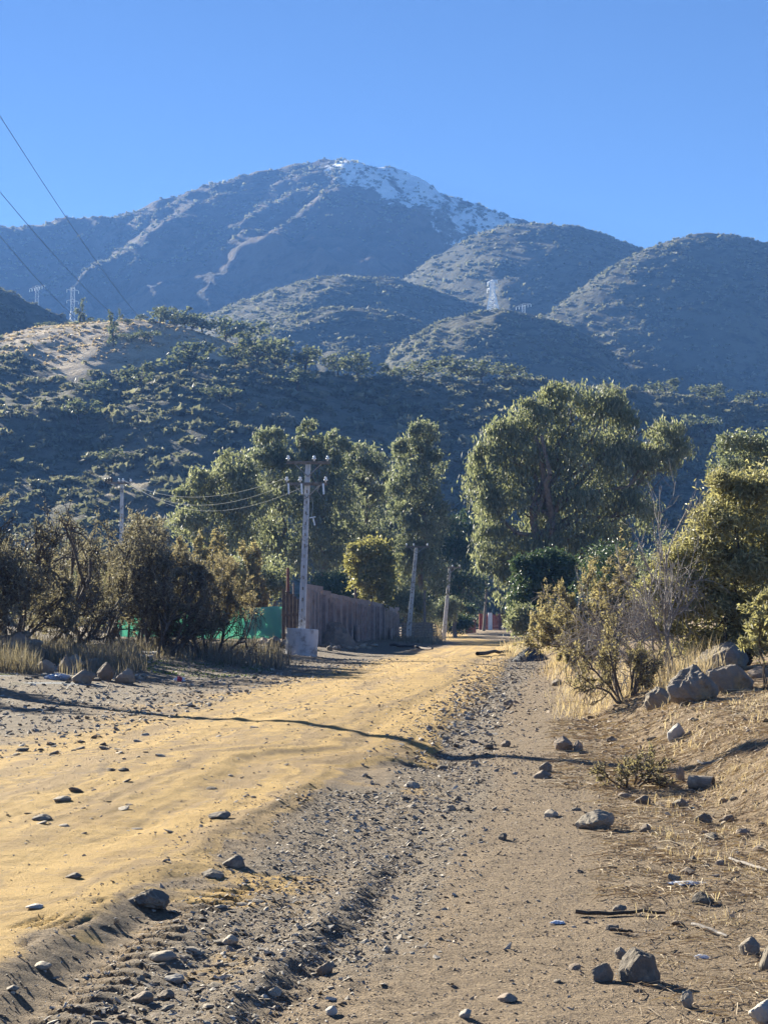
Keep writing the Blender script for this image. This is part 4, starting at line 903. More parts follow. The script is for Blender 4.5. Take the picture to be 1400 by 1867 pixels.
# scattered loose stones: individuals in groups, sharing a few shapes
PROTO = []
for i in range(14):
    P, Fc = rock_shape(R(500 + i), 2, 11, .05, .62); PROTO.append((P, Fc))
PM = {m_: [mesh_data('stone', p, f) for p, f in PROTO] for m_ in ('stone', 'stone_dark', 'stone_brown')}
for m_, l in PM.items():
    for me in l: me.materials.append(M[m_])
def scatter_stones(label, group, n, sampler, size, flat_, mats, seed):
    rng = R(seed); c = 0; tries = 0
    while c < n and tries < n * 40:
        tries += 1; q = sampler(rng)
        if q is None: continue
        px, py = q; x, y = flat(px, py); z = gz(x, y)
        m_ = mats[int(rng.integers(len(mats)))]; me = PM[m_][int(rng.integers(14))]
        o = link('stone', me); s = size[0] * (size[1] / size[0]) ** rng.random() / 2
        f = rng.uniform(*flat_)
        o.scale = (s * rng.uniform(.8, 1.4), s * rng.uniform(.7, 1.1), s * f); o.location = (x, y, z + s * f * .22)
        o.rotation_euler = (rng.normal() * .22, rng.normal() * .22, rng.random() * 6.28)
        tag(o, label, 'stone', group); c += 1
def quad(pts):
    P = np.array(pts, float)
    def f(rng):
        u, v = rng.random(2); a = P[0] * (1 - u) + P[1] * u; b = P[3] * (1 - u) + P[2] * u; return tuple(a * (1 - v) + b * v)
    return f
scatter_stones('loose grey stone among others in the stony channel between rut and berm', 'stones in the stony channel', 45, quad([(130, 1860), (420, 1850), (560, 1600), (400, 1640)]), (.03, .07), (.2, .45), ['stone', 'stone', 'stone_brown'], 1)
scatter_stones('flat dark stone lying on the yellow sand of the road', 'stones on the yellow sand', 36, quad([(0, 1560), (380, 1540), (700, 1320), (120, 1370)]), (.04, .13), (.15, .38), ['stone_dark', 'stone'], 2)
scatter_stones('grey stone on the gravelly left side of the road', 'stones on the left side of the road', 40, quad([(0, 1420), (240, 1370), (520, 1240), (0, 1300)]), (.05, .16), (.2, .45), ['stone_dark', 'stone'], 3)
scatter_stones('grey stone in the gravel strip along the road edge', 'stones in the gravel strip', 30, quad([(700, 1480), (860, 1480), (950, 1230), (860, 1270)]), (.06, .17), (.3, .8), ['stone', 'stone_dark'], 4)
scatter_stones('small brown stone on the fine brown gravel of the shoulder', 'stones on the shoulder', 24, quad([(760, 1840), (1330, 1800), (1150, 1300), (900, 1330)]), (.025, .065), (.4, .8), ['stone_brown', 'stone'], 5)
scatter_stones('stone among straw on the foot of the right bank', 'stones on the right bank', 28, quad([(1180, 1620), (1400, 1600), (1400, 1400), (1080, 1300)]), (.04, .11), (.4, .9), ['stone_brown', 'stone_dark', 'stone_brown'], 6)

scatter_stones('rough brown rubble stone strewn between the boulders of the left verge', 'rubble on the left verge', 20, quad([(0, 1262), (255, 1268), (280, 1234), (0, 1226)]), (.10, .34), (.45, .9), ['stone_brown', 'stone_dark', 'stone'], 7)
# gravel: tens of thousands of chips
def hull(rng, n=8):
    bm = bmesh.new(); P = blob_dirs(n, rng) * rng.uniform(.75, 1, (n, 1)) * np.array([1, .8, .6])
    for p in P: bm.verts.new(p)
    r = bmesh.ops.convex_hull(bm, input=bm.verts); bmesh.ops.delete(bm, geom=[e for e in r['geom_interior'] if isinstance(e, bmesh.types.BMVert)], context='VERTS')
    bmesh.ops.triangulate(bm, faces=bm.faces); bm.verts.index_update()
    V = np.array([v.co[:] for v in bm.verts]); F_ = np.array([[v.index for v in f.verts] for f in bm.faces]); bm.free(); return V, F_
HULL = [hull(R(600 + i)) for i in range(16)]
def chips(acc, x, y, size, zf, rng, z=None, tilt=.32):
    n = len(x); z = ground(x, y) if z is None else z
    pi = rng.integers(0, len(HULL), n)
    for i in range(len(HULL)):
        s = np.where(pi == i)[0]
        if not len(s): continue
        V, Fc = HULL[i]; m = len(s); a = rng.random(m) * 6.28; c_, s_ = np.cos(a), np.sin(a)
        sx = size[s] / 2 * rng.uniform(.8, 1.3, m); sy = size[s] / 2 * rng.uniform(.7, 1.1, m); sz = size[s] / 2 * zf * rng.uniform(.7, 1.3, m)
        L = V[None] * np.stack([sx, sy, sz], 1)[:, None]
        t = rng.normal(size=(m, 2)) * tilt
        L[..., 2] += L[..., 0] * t[:, :1] + L[..., 1] * t[:, 1:]
        X = L[..., 0] * c_[:, None] - L[..., 1] * s_[:, None] + x[s, None]; Y = L[..., 0] * s_[:, None] + L[..., 1] * c_[:, None] + y[s, None]
        Z = L[..., 2] + z[s, None] + (sz * .25)[:, None]
        acc.add(np.stack([X, Y, Z], -1).reshape(-1, 3), (Fc[None] + (np.arange(m) * len(V))[:, None, None]).reshape(-1, 3))
        acc.r.append(np.repeat(rng.random(m), len(V)))
def mat_chip(name, c1, c2, c3):
    m, nt, out = new_mat(name); a = nt.nodes.new('ShaderNodeAttribute'); a.attribute_name = 'rnd'; r = a.outputs['Fac']; co = coords(nt)
    col = mixc(nt, mapr(nt, r, 0, .6), c1, c2); col = mixc(nt, mapr(nt, r, .7, 1.), col, c3)
    col = mixc(nt, mapr(nt, noise_node(nt, co, 40, 4), .3, .7, 0, .4), col, tuple(q * .6 for q in c2))
    principled(nt, out, col, .88, .25, bump(nt, noise_node(nt, co, 120, 4), .3, .004)); return m
CH_GREY = mat_chip('gravel_chip', (.19, .163, .132), (.31, .268, .215), (.52, .465, .385))
CH_BROWN = mat_chip('brown_chip', (.20, .155, .11), (.34, .265, .19), (.54, .45, .34))
def strip_sample(n, ln, y0, y1, w, rng, pw=1.0):
    y = y0 * (y1 / y0) ** (rng.random(n) ** pw); x = ln(y) + rng.normal(size=n) * (w if np.isscalar(w) else np.interp(y, [y0, y1], w)); return x, y
def lognorm(n, a, b, rng): return np.clip(a * np.exp(np.abs(rng.normal(size=n)) * math.log(b / a) / 2.2), a, b)
def gravel(name, label, sets, mat, seed):
    acc = Acc(); acc.r = []; rng = R(seed)
    for fn, size, zf in sets:
        x, y = fn(rng); chips(acc, x, y, lognorm(len(x), size[0], size[1], rng) * np.clip(y / 12, .8, 2.2), zf, rng)
    o = acc.obj(name, mat, attrs={'rnd': np.concatenate(acc.r)}); tag(o, label, 'gravel', None, 'stuff'); return o
def zone(n, y0, y1, f0, f1):
    def g(rng):
        y = y0 * (y1 / y0) ** rng.random(n); a = f0(y); b = f1(y); x = a + (b - a) * rng.random(n); return x, y
    return g
gravel('gravel', 'grey gravel of the channel and the strip along the road edge', [
    (lambda r: strip_sample(6200, CHAN, 5.6, 14, .30, r), (.014, .07), .5),
    (lambda r: strip_sample(2200, DIP2, 5.6, 11, .18, r), (.012, .05), .6),
    (lambda r: strip_sample(7000, STRIP, 7, 62, (.28, .7), r), (.016, .075), .65)], CH_GREY, 11)
gravel('left_gravel', 'grey gravel covering the left side of the road', [
    (zone(5500, 14, 60, lambda y: LEFT(y) - 7, lambda y: LEFT(y) + .6), (.03, .10), .5),
    (zone(4000, 8, 60, lambda y: LEFT(y) - .2, lambda y: EDGE(y) - .1), (.012, .05), .4)], CH_GREY, 12)
gravel('shoulder_grit', 'fine brown grit scattered over the road shoulder', [
    (zone(14000, 5.6, 18, lambda y: BERM(y) + .1 + 0 * y, lambda y: BANK(y) + .8), (.009, .034), .85),
    (zone(2500, 5.6, 13, lambda y: RUT(y) - .5, lambda y: BERM(y)), (.009, .032), .9),
    (zone(2500, 12, 60, lambda y: STRIP(y), lambda y: BANK(y) + 2.0), (.016, .06), .7),
    (zone(2600, 8, 24, lambda y: BANK(y) - .4, lambda y: BANK(y) + 2.2), (.018, .075), .9)], CH_BROWN, 13)

# ------------------------------------------------------------------ heaps, debris
def heap(name, label, cat, px, py, w, h_, mat, seed, dep=1.0, rough=.12, ridge=0.0, extra=None, peak=0.0):
    p = on_ground(px, py); s = p.y / F_PX; W, H_ = w * s, h_ * s; n = 70; rng = R(seed)
    g = np.linspace(-1.15, 1.15, n); X, Y = np.meshgrid(g, g); X = X.ravel(); Y = Y.ravel()
    r = np.sqrt((X - peak * .0) ** 2 + Y ** 2); rr_ = np.sqrt(((X - peak) / (1 + np.sign(peak - X) * -peak)) ** 2 + Y ** 2)
    Z = np.clip(1 - rr_, -.2, 1); Z = Z - .18 * np.exp(-(rr_ / .25) ** 2)
    Z = Z + rough * fbm(X * 2.4 + seed, Y * 2.4, 5, seed, .6) * np.clip(1.2 - r, 0, 1)
    i = np.arange(n - 1)[:, None] * n + np.arange(n - 1)[None]
    cy = p.y + W * dep * .45
    P = np.stack([X * W / 2, Y * W * dep / 2, Z * H_ / .85], 1); gx = ground(P[:, 0] + p.x, P[:, 1] + cy, False)
    P[:, 2] += gx - p.z - .03
    keep = (np.sqrt(X ** 2 + Y ** 2) < 1.14)
    Fq = np.stack([i, i + 1, i + n + 1, i + n], -1).reshape(-1, 4); Fq = Fq[keep[Fq].all(1)]
    o = obj(name, P, Fq, mat, None, (p.x, cy, p.z), smooth=True); tag(o, label, cat); return o, P, W
o, P, W = heap('dirt_mound', 'mound of dry brown soil right of the concrete ring', 'mound', 617, 1178, 92, 46, M['soil'], 5, .9, .14, peak=-.1)
o, P, W = heap('gravel_pile', 'black gravel pile beside the end of the gravel strip', 'gravel pile', 966, 1206, 74, 30, M['coal'], 6, .9, .06, peak=.05)
ac = Acc(); ac.r = []; rg = R(61); idx = rg.choice(np.where(P[:, 2] > -.02)[0], 1500)
chips(ac, P[idx, 0] + rg.normal(size=1500) * .02, P[idx, 1] + rg.normal(size=1500) * .02, rg.uniform(.03, .07, 1500), .7, rg, z=P[idx, 2])
tag(ac.obj('chips', M['coal'], o, attrs={'rnd': np.concatenate(ac.r)}), kind='stuff')
for i in range(16):
    rg = R(700 + i); rock('small grey rubble stone at the foot of the soil mound', 592 + i * 6.2 + rg.uniform(-4, 4), 1181 + rg.uniform(-2, 7), rg.uniform(7, 17), rg.uniform(5, 11), 700 + i, 'stone' if i % 2 else 'stone_brown', 'stone', 'rubble at the foot of the soil mound', sub=2)
# rubble heap under the thorn trees
hp, P, W = heap('rubble_heap', 'dark arched heap of earth and rubble under the thorn trees', 'heap', 196, 1152, 92, 44, M['soil'], 7, .8, .16)
rg = R(88)
for i in range(14):
    j = rg.choice(np.where(P[:, 2] > .12)[0]); Pq, Fc = rock_shape(rg, 2, 12, .05); sz = rg.uniform(.16, .36)
    Pq = Pq * np.array([sz, sz * .8, sz * .6]) + P[j]; obj('stone', Pq, Fc, M['stone_dark'] if i % 2 else M['stone_brown'], hp)
hp2, P, W = heap('weedy_heap', 'weedy heap of stones at the far left behind the verge boulders', 'heap', 20, 1200, 130, 50, M['soil'], 9, .7, .16)
for i in range(12):
    j = rg.choice(np.where(P[:, 2] > .1)[0]); Pq, Fc = rock_shape(rg, 2, 12, .05); sz = rg.uniform(.12, .3)
    Pq = Pq * np.array([sz, sz * .8, sz * .6]) + P[j]; obj('stone', Pq, Fc, M['stone_dark'] if i % 2 else M['stone_brown'], hp2)
def slab(name, label, cat, px, py, w, h_, t, mat, rz=0, tilt=(0, 0), lift=0.0, group=None):
    p = on_ground(px, py); s = p.y / F_PX; a = Acc(); a.box((0, 0, 0), (w * s, t, h_ * s))
    o = a.obj(name, mat, None, (p.x, p.y, p.z + h_ * s * .45 + lift)); o.rotation_euler = (tilt[0], tilt[1], rz)
    b = o.modifiers.new('bevel', 'BEVEL'); b.width = min(.02, h_ * s * .2); b.segments = 2
    return tag(o, label, cat, group)
slab('concrete_block', 'grey concrete block in the weeds behind the verge boulders', 'block', 191, 1193, 48, 20, .5, M['stone'], .1, (0, .03))
for i, (px, py, w, rz, lab) in enumerate([(258, 1190, 40, .2, 'topmost pale board of the little pile by the thorn trees'), (272, 1194, 28, -.1, 'white board leaning out of the little pile by the thorn trees'), (262, 1200, 34, .05, 'lowest board of the little pile by the thorn trees')]):
    slab('board', lab, 'board', px, py, w, 2.2, .34, M['white_paint' if i == 1 else 'wood_pale'], rz, (.12, .04 * (i - 1)), .06, 'boards by the thorn trees')
def crumple(name, label, cat, px, py, w, h_, mat, seed, group=None):
    p = on_ground(px, py); s = p.y / F_PX; V, Fc = ICO[4]; P = V.copy(); th = np.arctan2(V[:, 1], V[:, 0])
    k_ = ridged(V[:, 0] * 1.6 + V[:, 2], V[:, 1] * 1.6 - V[:, 2] * .7 + seed, 5, seed)
    rad = .75 + .4 * gnoise(np.cos(th) * 1.6 + seed, np.sin(th) * 1.6, seed) + .25 * gnoise(np.cos(th) * 5 + seed, np.sin(th) * 5, seed + 3)
    P = P * (1 + .6 * (k_ - .3))[:, None]; P[:, :2] *= rad[:, None]; P = P * np.array([w * s / 2, w * s * .32, h_ * s / 2]); P[:, 2] = np.maximum(P[:, 2], -h_ * s * .4) + h_ * s * .35
    o = obj(name, P, Fc, mat, None, (p.x, p.y, p.z), smooth=False); return tag(o, label, cat, group), P, Fc
o, P, Fc = crumple('plastic_bag', 'crumpled white and red plastic bag on the left side of the road', 'bag', 327, 1243, 22, 10, M['plastic_white'], 3)
sel = Fc[(np.abs(P[Fc].mean(1)[:, 0] - .02) < .06)]; obj('red_print', P * 1.012, sel, M['plastic_red'], o, smooth=True)
crumple('sack', 'pale flattened sack lying before the squat verge boulder', 'sack', 106, 1238, 46, 12, M['plastic_blue'], 4)
crumple('paper_scrap', 'crumpled white scrap on straw above the right-hand stick', 'litter', 1250, 1612, 56, 6, M['plastic_white'], 6)
crumple('plastic_scrap', 'small white scrap on the shoulder left of the stick', 'litter', 1016, 1684, 28, 6, M['plastic_white'], 7)
crumple('white_scrap', 'white rag among straw near the right edge', 'litter', 1278, 1748, 30, 8, M['plastic_white'], 8)
p = on_ground(1278, 1437); g = Acc(); g.lathe([(.0, -.11), (.062, -.11), (.062, .11), (.05, .11), (.05, -.05), (.0, -.05)], n=18); o = g.obj('pipe_piece', M['stone_dark'], None, (p.x, p.y, p.z + .05), smooth=False)
o.rotation_euler = (math.radians(90), 0, math.radians(62)); tag(o, 'short piece of grey pipe lying on the bank', 'pipe')
def stick(label, a, b, r, mat, group=None, name='stick'):
    A_, B_ = on_ground(*a), on_ground(*b); n = 9; rg = R(int(a[0])); P = []
    for i in range(n):
        q = A_.lerp(B_, i / (n - 1)); P.append(np.array([q.x, q.y + rg.normal() * r * .8, gz(q.x, q.y) + r * (1 + rg.random())]) - np.array(A_))
    P = np.array(P); V, Fq = tubes(P[:-1], P[1:], np.linspace(r, r * .7, n - 1), np.linspace(r * .97, r * .65, n - 1), 6)
    return tag(obj(name, V, Fq, mat, None, A_, smooth=True), label, 'stick', group)
stick('long dark stick lying on the shoulder at right', (1050, 1672), (1212, 1669), .012, M['bark'])
stick('short dark stick below the long one', (1112, 1701), (1152, 1703), .009, M['bark'])
stick('pale broken branch in the straw near the right edge', (1330, 1570), (1400, 1592), .012, M['dead_wood'])
stick('forked pale twig on the straw above the large angular stone', (1262, 1690), (1325, 1712), .010, M['dead_wood'])
stick('pale root running down the bank beside the pipe piece', (1272, 1392), (1318, 1388), .014, M['dead_wood'])
stick('grey branch leaning on the craggy boulder', (1275, 1282), (1320, 1240), .012, M['dead_wood'])
stick('dark rod on the road verge standing in for the shadow of the second pole', (712, 1178), (788, 1187), .09, M['wood_brown'])  # solid dark rod added as the shadow strip at the pole foot
stick('charred log at the road edge left of the black gravel pile', (870, 1196), (930, 1193), .09, M['bark'])

# dry-stone wall courses
rg = R(91); ac = Acc(); ac.r = []
for cidx in range(7):
    for i in range(26):
        Pq, Fc = HULL[int(rg.integers(16))]; sz = np.array([.16, .2, .14]) * rg.uniform(.8, 1.25)
        ac.add(Pq * sz + np.array([i * .125 + rg.uniform(-.04, .04) + (cidx % 2) * .06, i * .15 + rg.uniform(-.05, .05), .1 + cidx * .21 + rg.uniform(-.03, .03)]), Fc)
ac.obj('stones', M['stone_brown'], sw)
tag(sw.children[0], kind='stuff')
a = Acc(); a.box((1.6, 1.95, .75), (4.0, .18, 1.5), math.atan2(.15, .125)); a.obj('core', M['stone_brown'], sw)

# green shade net
ng = empty('shade_net', (at(400, 1130, 78).x, 78, gz(at(400, 1130, 78).x, 78))); tag(ng, 'bright green shade net strung behind the thorn trees', 'net')
m, nt, out = new_mat('green_net'); co = coords(nt)
colr = mixc(nt, noise_node(nt, co, 1.3, 4), (.26, .58, .45), (.32, .64, .52)); p_ = principled(nt, None, colr, .7, .1); t_ = nt.nodes.new('ShaderNodeBsdfTranslucent'); nt.links.new(colr, t_.inputs[0])
mx_ = nt.nodes.new('ShaderNodeMixShader'); mx_.inputs[0].default_value = .5; nt.links.new(p_.outputs[0], mx_.inputs[1]); nt.links.new(t_.outputs[0], mx_.inputs[2]); nt.links.new(mx_.outputs[0], out.inputs[0])
nx, nz = 90, 14; x0, x1 = at(215, 1130, 78).x - ng.location.x, at(515, 1130, 78).x - ng.location.x
U, Wv = np.meshgrid(np.linspace(0, 1, nx), np.linspace(0, 1, nz)); X = x0 + (x1 - x0) * U.ravel(); zt = at(500, 1106, 78).z - ng.location.z
Y = .10 * np.sin(X * 3.1) + .06 * np.sin(X * 7 + Wv.ravel() * 4); Z = Wv.ravel() * (zt - .10 * np.abs(np.sin(X * 1.15)) - .02) + .05
i = np.arange(nz - 1)[:, None] * nx + np.arange(nx - 1)[None]; o = obj('cloth', np.stack([X, Y, Z], 1), np.stack([i, i + 1, i + nx + 1, i + nx], -1).reshape(-1, 4), m, ng, smooth=True)
sm = o.modifiers.new('thickness', 'SOLIDIFY'); sm.thickness = .006
for xx in np.linspace(x0, x1 + .02, 5):
    a = Acc(); a.bar((xx, .16, -.2), (xx + .03, .16, zt + .12), .05, n=8); a.obj('post', M['wood_grey'], ng)

# the far end of the road: red gate, fence, house, hedge, canes
DG = 212.0
rgx = at(895, 1145, DG); rgx.z = gz(rgx.x, DG); gt = empty('red_gate', rgx); tag(gt, 'red gate between posts where the shaded road ends', 'gate')
def gxz(px, py): q = at(px, py, DG) - rgx; return q.x, q.z
x0, z0 = gxz(875, 1118); x1, _ = gxz(915, 1118)
for px, w_, mt_, nm, tp_ in ((876, .5, 'red_paint', 'gate_post', 1119), (893, .55, 'white_paint', 'white_post', 1117), (911, .42, 'rust', 'gate_post', 1119)):
    xx, zz = gxz(px, tp_); a = Acc(); a.box((xx, -.1, zz / 2 - .15), (w_, .35, zz + .3)); a.obj(nm, M[mt_], gt)
for i in range(9):
    xx = gxz(898, 1120)[0] + i * .11; a = Acc(); a.box((xx, .08, z0 * .46), (.075, .04, z0 * .92)); a.obj('slat', M['red_paint'], gt)
for i in range(7):
    xx = gxz(879, 1120)[0] + i * .12; a = Acc(); a.box((xx, .08, z0 * .46), (.085, .04, z0 * .92)); a.obj('slat', M['red_paint'], gt)
a = Acc(); a.box(((x0 + x1) / 2, .14, z0 * .8), (x1 - x0, .05, .1)); a.box(((x0 + x1) / 2, .14, z0 * .15), (x1 - x0, .05, .1)); a.obj('rail', M['red_paint'], gt)
fr = empty('picket_fence', (at(860, 1143, 190).x, 190, gz(at(860, 1143, 190).x, 190))); tag(fr, 'dull red picket fence left of the red gate in shade', 'fence')
for i in range(10):
    a = Acc(); xx = at(849 + i * 2.4, 1143, 190).x - fr.location.x; a.box((xx, i * .5, .8), (.13, .05, 1.9)); a.obj('picket', M['rust'], fr)
a = Acc(); a.bar((at(849, 1143, 190).x - fr.location.x, .1, 1.3), (at(871, 1143, 190).x - fr.location.x, 4.6, 1.3), .06); a.obj('rail', M['rust'], fr)
hb = Vector((at(924, 1130, 262).x, 262, gz(at(924, 1130, 262).x, 262) - .6)); hs = empty('house', hb); tag(hs, 'small white house glimpsed behind the red gate', 'house')
a = Acc(); a.box((0, 2, 1.3), (4.4, 4, 3.2)); a.obj('wall', M['white_paint'], hs)
a = Acc(); a.add(np.array([[-2.6, -.4, 2.85], [2.6, -.4, 2.85], [2.6, 4.4, 2.85], [-2.6, 4.4, 2.85], [-2.6, 2, 4.1], [2.6, 2, 4.1]]), [np.array([[0, 1, 5, 4], [2, 3, 4, 5], [0, 3, 2, 1]]), np.array([[1, 2, 5], [3, 0, 4]])]); a.obj('roof', M['roof_dark'], hs)
a = Acc(); a.box((.6, -.02, 1.6), (1.0, .06, 1.0)); w_ = a.obj('window', M['roof_dark'], hs)
def small_bush(name, label, cat, px, py0, py1, d, w, n, mat, seed, leaf=(.3, .13), group=None, droop=.2):
    b = at(px, py1, d); b.z = gz(b.x, d); ry = (py1 - py0) / 2; rng = R(seed)
    lo = [lob(px + rng.uniform(-.3, .3) * w, py0 + ry * rng.uniform(.6, 1.4), w * .3, ry * .62, d) for _ in range(6)]
    return branch_tree(name, label, cat, group, b, lo, n, mat, M['bark'], rng, leaf=leaf, droop=droop, clump=36, csig=.3, trunk_r=.07)
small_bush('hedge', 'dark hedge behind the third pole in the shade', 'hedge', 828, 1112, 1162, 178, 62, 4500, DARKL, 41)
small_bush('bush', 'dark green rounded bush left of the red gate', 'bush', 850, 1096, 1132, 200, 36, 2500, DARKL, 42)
small_bush('bush', 'light green bush left of the dark rounded one near the gate', 'bush', 836, 1098, 1130, 186, 24, 1600, YELL, 43)
small_bush('bush', 'sunlit yellow-green bush right of the red gate', 'bush', 926, 1108, 1146, 216, 26, 1800, YELL, 44)
small_bush('bush', 'drooping olive bush hanging over the road edge under the huge eucalyptus', 'bush', 950, 1090, 1172, 84, 56, 6500, EUCA2, 45, leaf=(.2, .08), droop=.6)
small_bush('bush', 'pale bushy thicket in front of the trunks behind the third pole', 'bush', 800, 1088, 1150, 160, 70, 4500, EUCA, 46)
small_bush('bush', 'olive undergrowth at the back of the wall below the eucalyptus trunks', 'bush', 610, 1040, 1120, 130, 130, 4500, DARKL, 47)
small_bush('bush', 'olive bush filling the gap behind the green net', 'bush', 470, 1010, 1130, 104, 130, 4500, EUCA2, 48)
small_bush('bush', 'shaded bush behind the thorn trees at the far left', 'bush', 60, 1020, 1140, 70, 190, 4500, EUCA2, 49, leaf=(.2, .08))
small_bush('bush', 'shaded bush behind the tangled thorn trees left of centre', 'bush', 250, 1020, 1140, 72, 190, 4500, EUCA2, 50, leaf=(.2, .08))
small_bush('bush', 'brown-green thicket under the leafy bush on the bank', 'bush', 1120, 1070, 1185, 48, 130, 6000, THORNR, 51, leaf=(.11, .04))
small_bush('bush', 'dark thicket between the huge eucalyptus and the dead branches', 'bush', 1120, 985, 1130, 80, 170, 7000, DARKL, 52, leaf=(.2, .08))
small_bush('bush', 'dense dark bush behind the dead branches near the right edge', 'bush', 1240, 960, 1130, 72, 130, 5000, EUCA, 53, leaf=(.2, .08))

# ------------------------------------------------------------------ dry grass, weeds, straw
def blades(x, y, h_, lean, w, rng, z=None):
    n = len(x); z = ground(x, y) if z is None else z; b = np.stack([x, y, z - .01], 1)
    a = rng.random(n) * 6.28; d = np.stack([np.cos(a), np.sin(a), np.zeros(n)], 1); s = np.stack([-np.sin(a), np.cos(a), np.zeros(n)], 1)
    up = np.array([0, 0, 1.]); h1 = h_[:, None]; l = lean[:, None]
    m = b + up * h1 * .55 + d * h1 * l * .35; t = b + up * h1 * (1 - .35 * l) + d * h1 * l
    V = np.stack([b - s * w[:, None], b + s * w[:, None], m + s * w[:, None] * .7, m - s * w[:, None] * .7, t], 1).reshape(-1, 3)
    k_ = np.arange(n)[:, None] * 5
    return V, [k_ + np.array([[0, 1, 2, 3]]), k_ + np.array([[3, 2, 4]])]
def tufts(acc, cx, cy, per, spread, h_, lean, w, rng):
    n = len(cx) * per; x = np.repeat(cx, per) + rng.normal(size=n) * spread; y = np.repeat(cy, per) + rng.normal(size=n) * spread
    hh = np.repeat(rng.uniform(.6, 1.2, len(cx)), per) * rng.uniform(*h_, n); V, Fq = blades(x, y, hh, rng.uniform(*lean, n), np.full(n, w) * rng.uniform(.7, 1.4, n), rng)
    acc.add(V, Fq); acc.r.append(np.repeat(np.clip(np.repeat(rng.random(len(cx)), per) * .5 + rng.random(n) * .5, 0, 1), 5))
def field(name, label, mat, seed, sets):
    acc = Acc(); acc.r = []; rng = R(seed)
    for px, py, n, per, spread, h_, lean, w in sets:
        u = rng.random((n, 2)); X = px[0] + (px[1] - px[0]) * u[:, 0]; Yp = py[0] + (py[1] - py[0]) * u[:, 1]
        g = np.array([flat(a, b) for a, b in zip(X, Yp)]); 
        tufts(acc, g[:, 0], g[:, 1], per, spread, h_, lean, w, rng)
    o = acc.obj(name, mat, attrs={'rnd': np.concatenate(acc.r)}); return tag(o, label, 'grass', None, 'stuff')
def field_d(name, label, mat, seed, sets):
    """zones given in metres: x range, depth range"""
    acc = Acc(); acc.r = []; rng = R(seed)
    for f, n, per, spread, h_, lean, w in sets:
        x, y = f(n, rng); tufts(acc, x, y, per, spread, h_, lean, w, rng)
    o = acc.obj(name, mat, attrs={'rnd': np.concatenate(acc.r)}); return tag(o, label, 'grass', None, 'stuff')
def fan(px0, px1, d0, d1):
    def f(n, rng):
        y = rng.uniform(d0, d1, n); x = (rng.uniform(px0, px1, n) - CX) / F_PX * y; return x, y
    return f
field_d('dry_weeds', 'tall dry weeds among the rocks on the left verge', WEED, 201, [
    (fan(-120, 60, 36, 46), 120, 50, .13, (.25, .85), (.1, .6), .008), (fan(40, 260, 40, 50), 130, 44, .14, (.2, .8), (.1, .6), .008),
    (fan(260, 520, 47, 64), 150, 26, .18, (.15, .75), (.1, .7), .011), (fan(120, 250, 36, 41), 40, 16, .12, (.3, .6), (.1, .5), .006), (fan(640, 800, 104, 128), 90, 26, .3, (.25, .7), (.1, .6), .018)])
field_d('dry_grass', 'pale dry grass on the right bank', STRAW, 202, [
    (fan(1012, 1080, 40, 60), 120, 26, .22, (.2, .5), (.2, .8), .008), (fan(1030, 1290, 24, 38), 190, 22, .2, (.12, .42), (.3, 1.0), .005), (fan(1200, 1440, 16, 24), 60, 12, .16, (.06, .2), (.4, 1.1), .004),
    (fan(930, 1000, 66, 110), 120, 26, .3, (.3, .7), (.2, .8), .012), (fan(1180, 1400, 7.5, 15), 60, 14, .06, (.04, .14), (.4, 1.0), .0022), (fan(1190, 1300, 24, 30), 30, 24, .12, (.4, .9), (.2, .6), .004)])
field_d('green_weeds', 'low green weeds on the ground below the thorn trees', GREENG, 203, [(fan(230, 480, 40, 58), 120, 22, .22, (.04, .12), (.3, 1), .010)])
def straw(seed, n, f, ln, w):
    rng = R(seed); x, y = f(n, rng); a = rng.random(n) * 6.28; l = rng.uniform(*ln, n); dx, dy = np.cos(a) * l / 2, np.sin(a) * l / 2
    z0 = ground(x - dx, y - dy) + .004 + rng.random(n) * .012; z1 = ground(x + dx, y + dy) + .004 + rng.random(n) * .012; zm = np.maximum(ground(x, y), (z0 + z1) / 2) + .006 + rng.random(n) * .012
    A_ = np.stack([x - dx, y - dy, z0], 1); Bm = np.stack([x + rng.normal(size=n) * .1 * l, y + rng.normal(size=n) * .1 * l, zm], 1); C_ = np.stack([x + dx, y + dy, z1], 1); r = w * rng.uniform(.6, 1.5, n)
    V1, F1 = tubes(A_, Bm, r, r, 3); V2, F2 = tubes(Bm, C_, r, r * .6, 3)
    return V1, F1, V2, F2, np.repeat(rng.random(n), 6)
acc = Acc(); acc.r = []
for sd, n, f, ln, w in ((1, 2600, fan(1080, 1460, 8.5, 17), (.04, .26), .0024), (2, 2800, fan(1000, 1460, 14, 24), (.08, .35), .003), (3, 500, fan(1150, 1460, 5.8, 9), (.04, .2), .0017), (4, 900, fan(1030, 1440, 20, 36), (.1, .4), .0045)):
    V1, F1, V2, F2, r = straw(300 + sd, n, f, ln, w); acc.add(V1, F1); acc.add(V2, F2); acc.r += [r, r]
tag(acc.obj('straw', STRAW, attrs={'rnd': np.concatenate(acc.r)}), 'loose straw strewn over the right bank and shoulder', 'straw', None, 'stuff')
# dry canes by the third pole
b = at(792, 1166, 143); b.z = gz(b.x, 143); rg = R(5); acc = Acc(); acc.r = []
V, Fq = blades(b.x + rg.normal(size=160) * .5, np.full(160, 143.) + rg.normal(size=160) * .5, rg.uniform(.9, 2.2, 160), rg.uniform(.05, .45, 160), np.full(160, .028), rg)
acc.add(V - np.array(b), Fq); tag(acc.obj('cane_clump', STRAW, None, b, attrs={'rnd': np.repeat(rg.random(160), 5)}), 'clump of tall dry canes left of the third pole', 'canes')

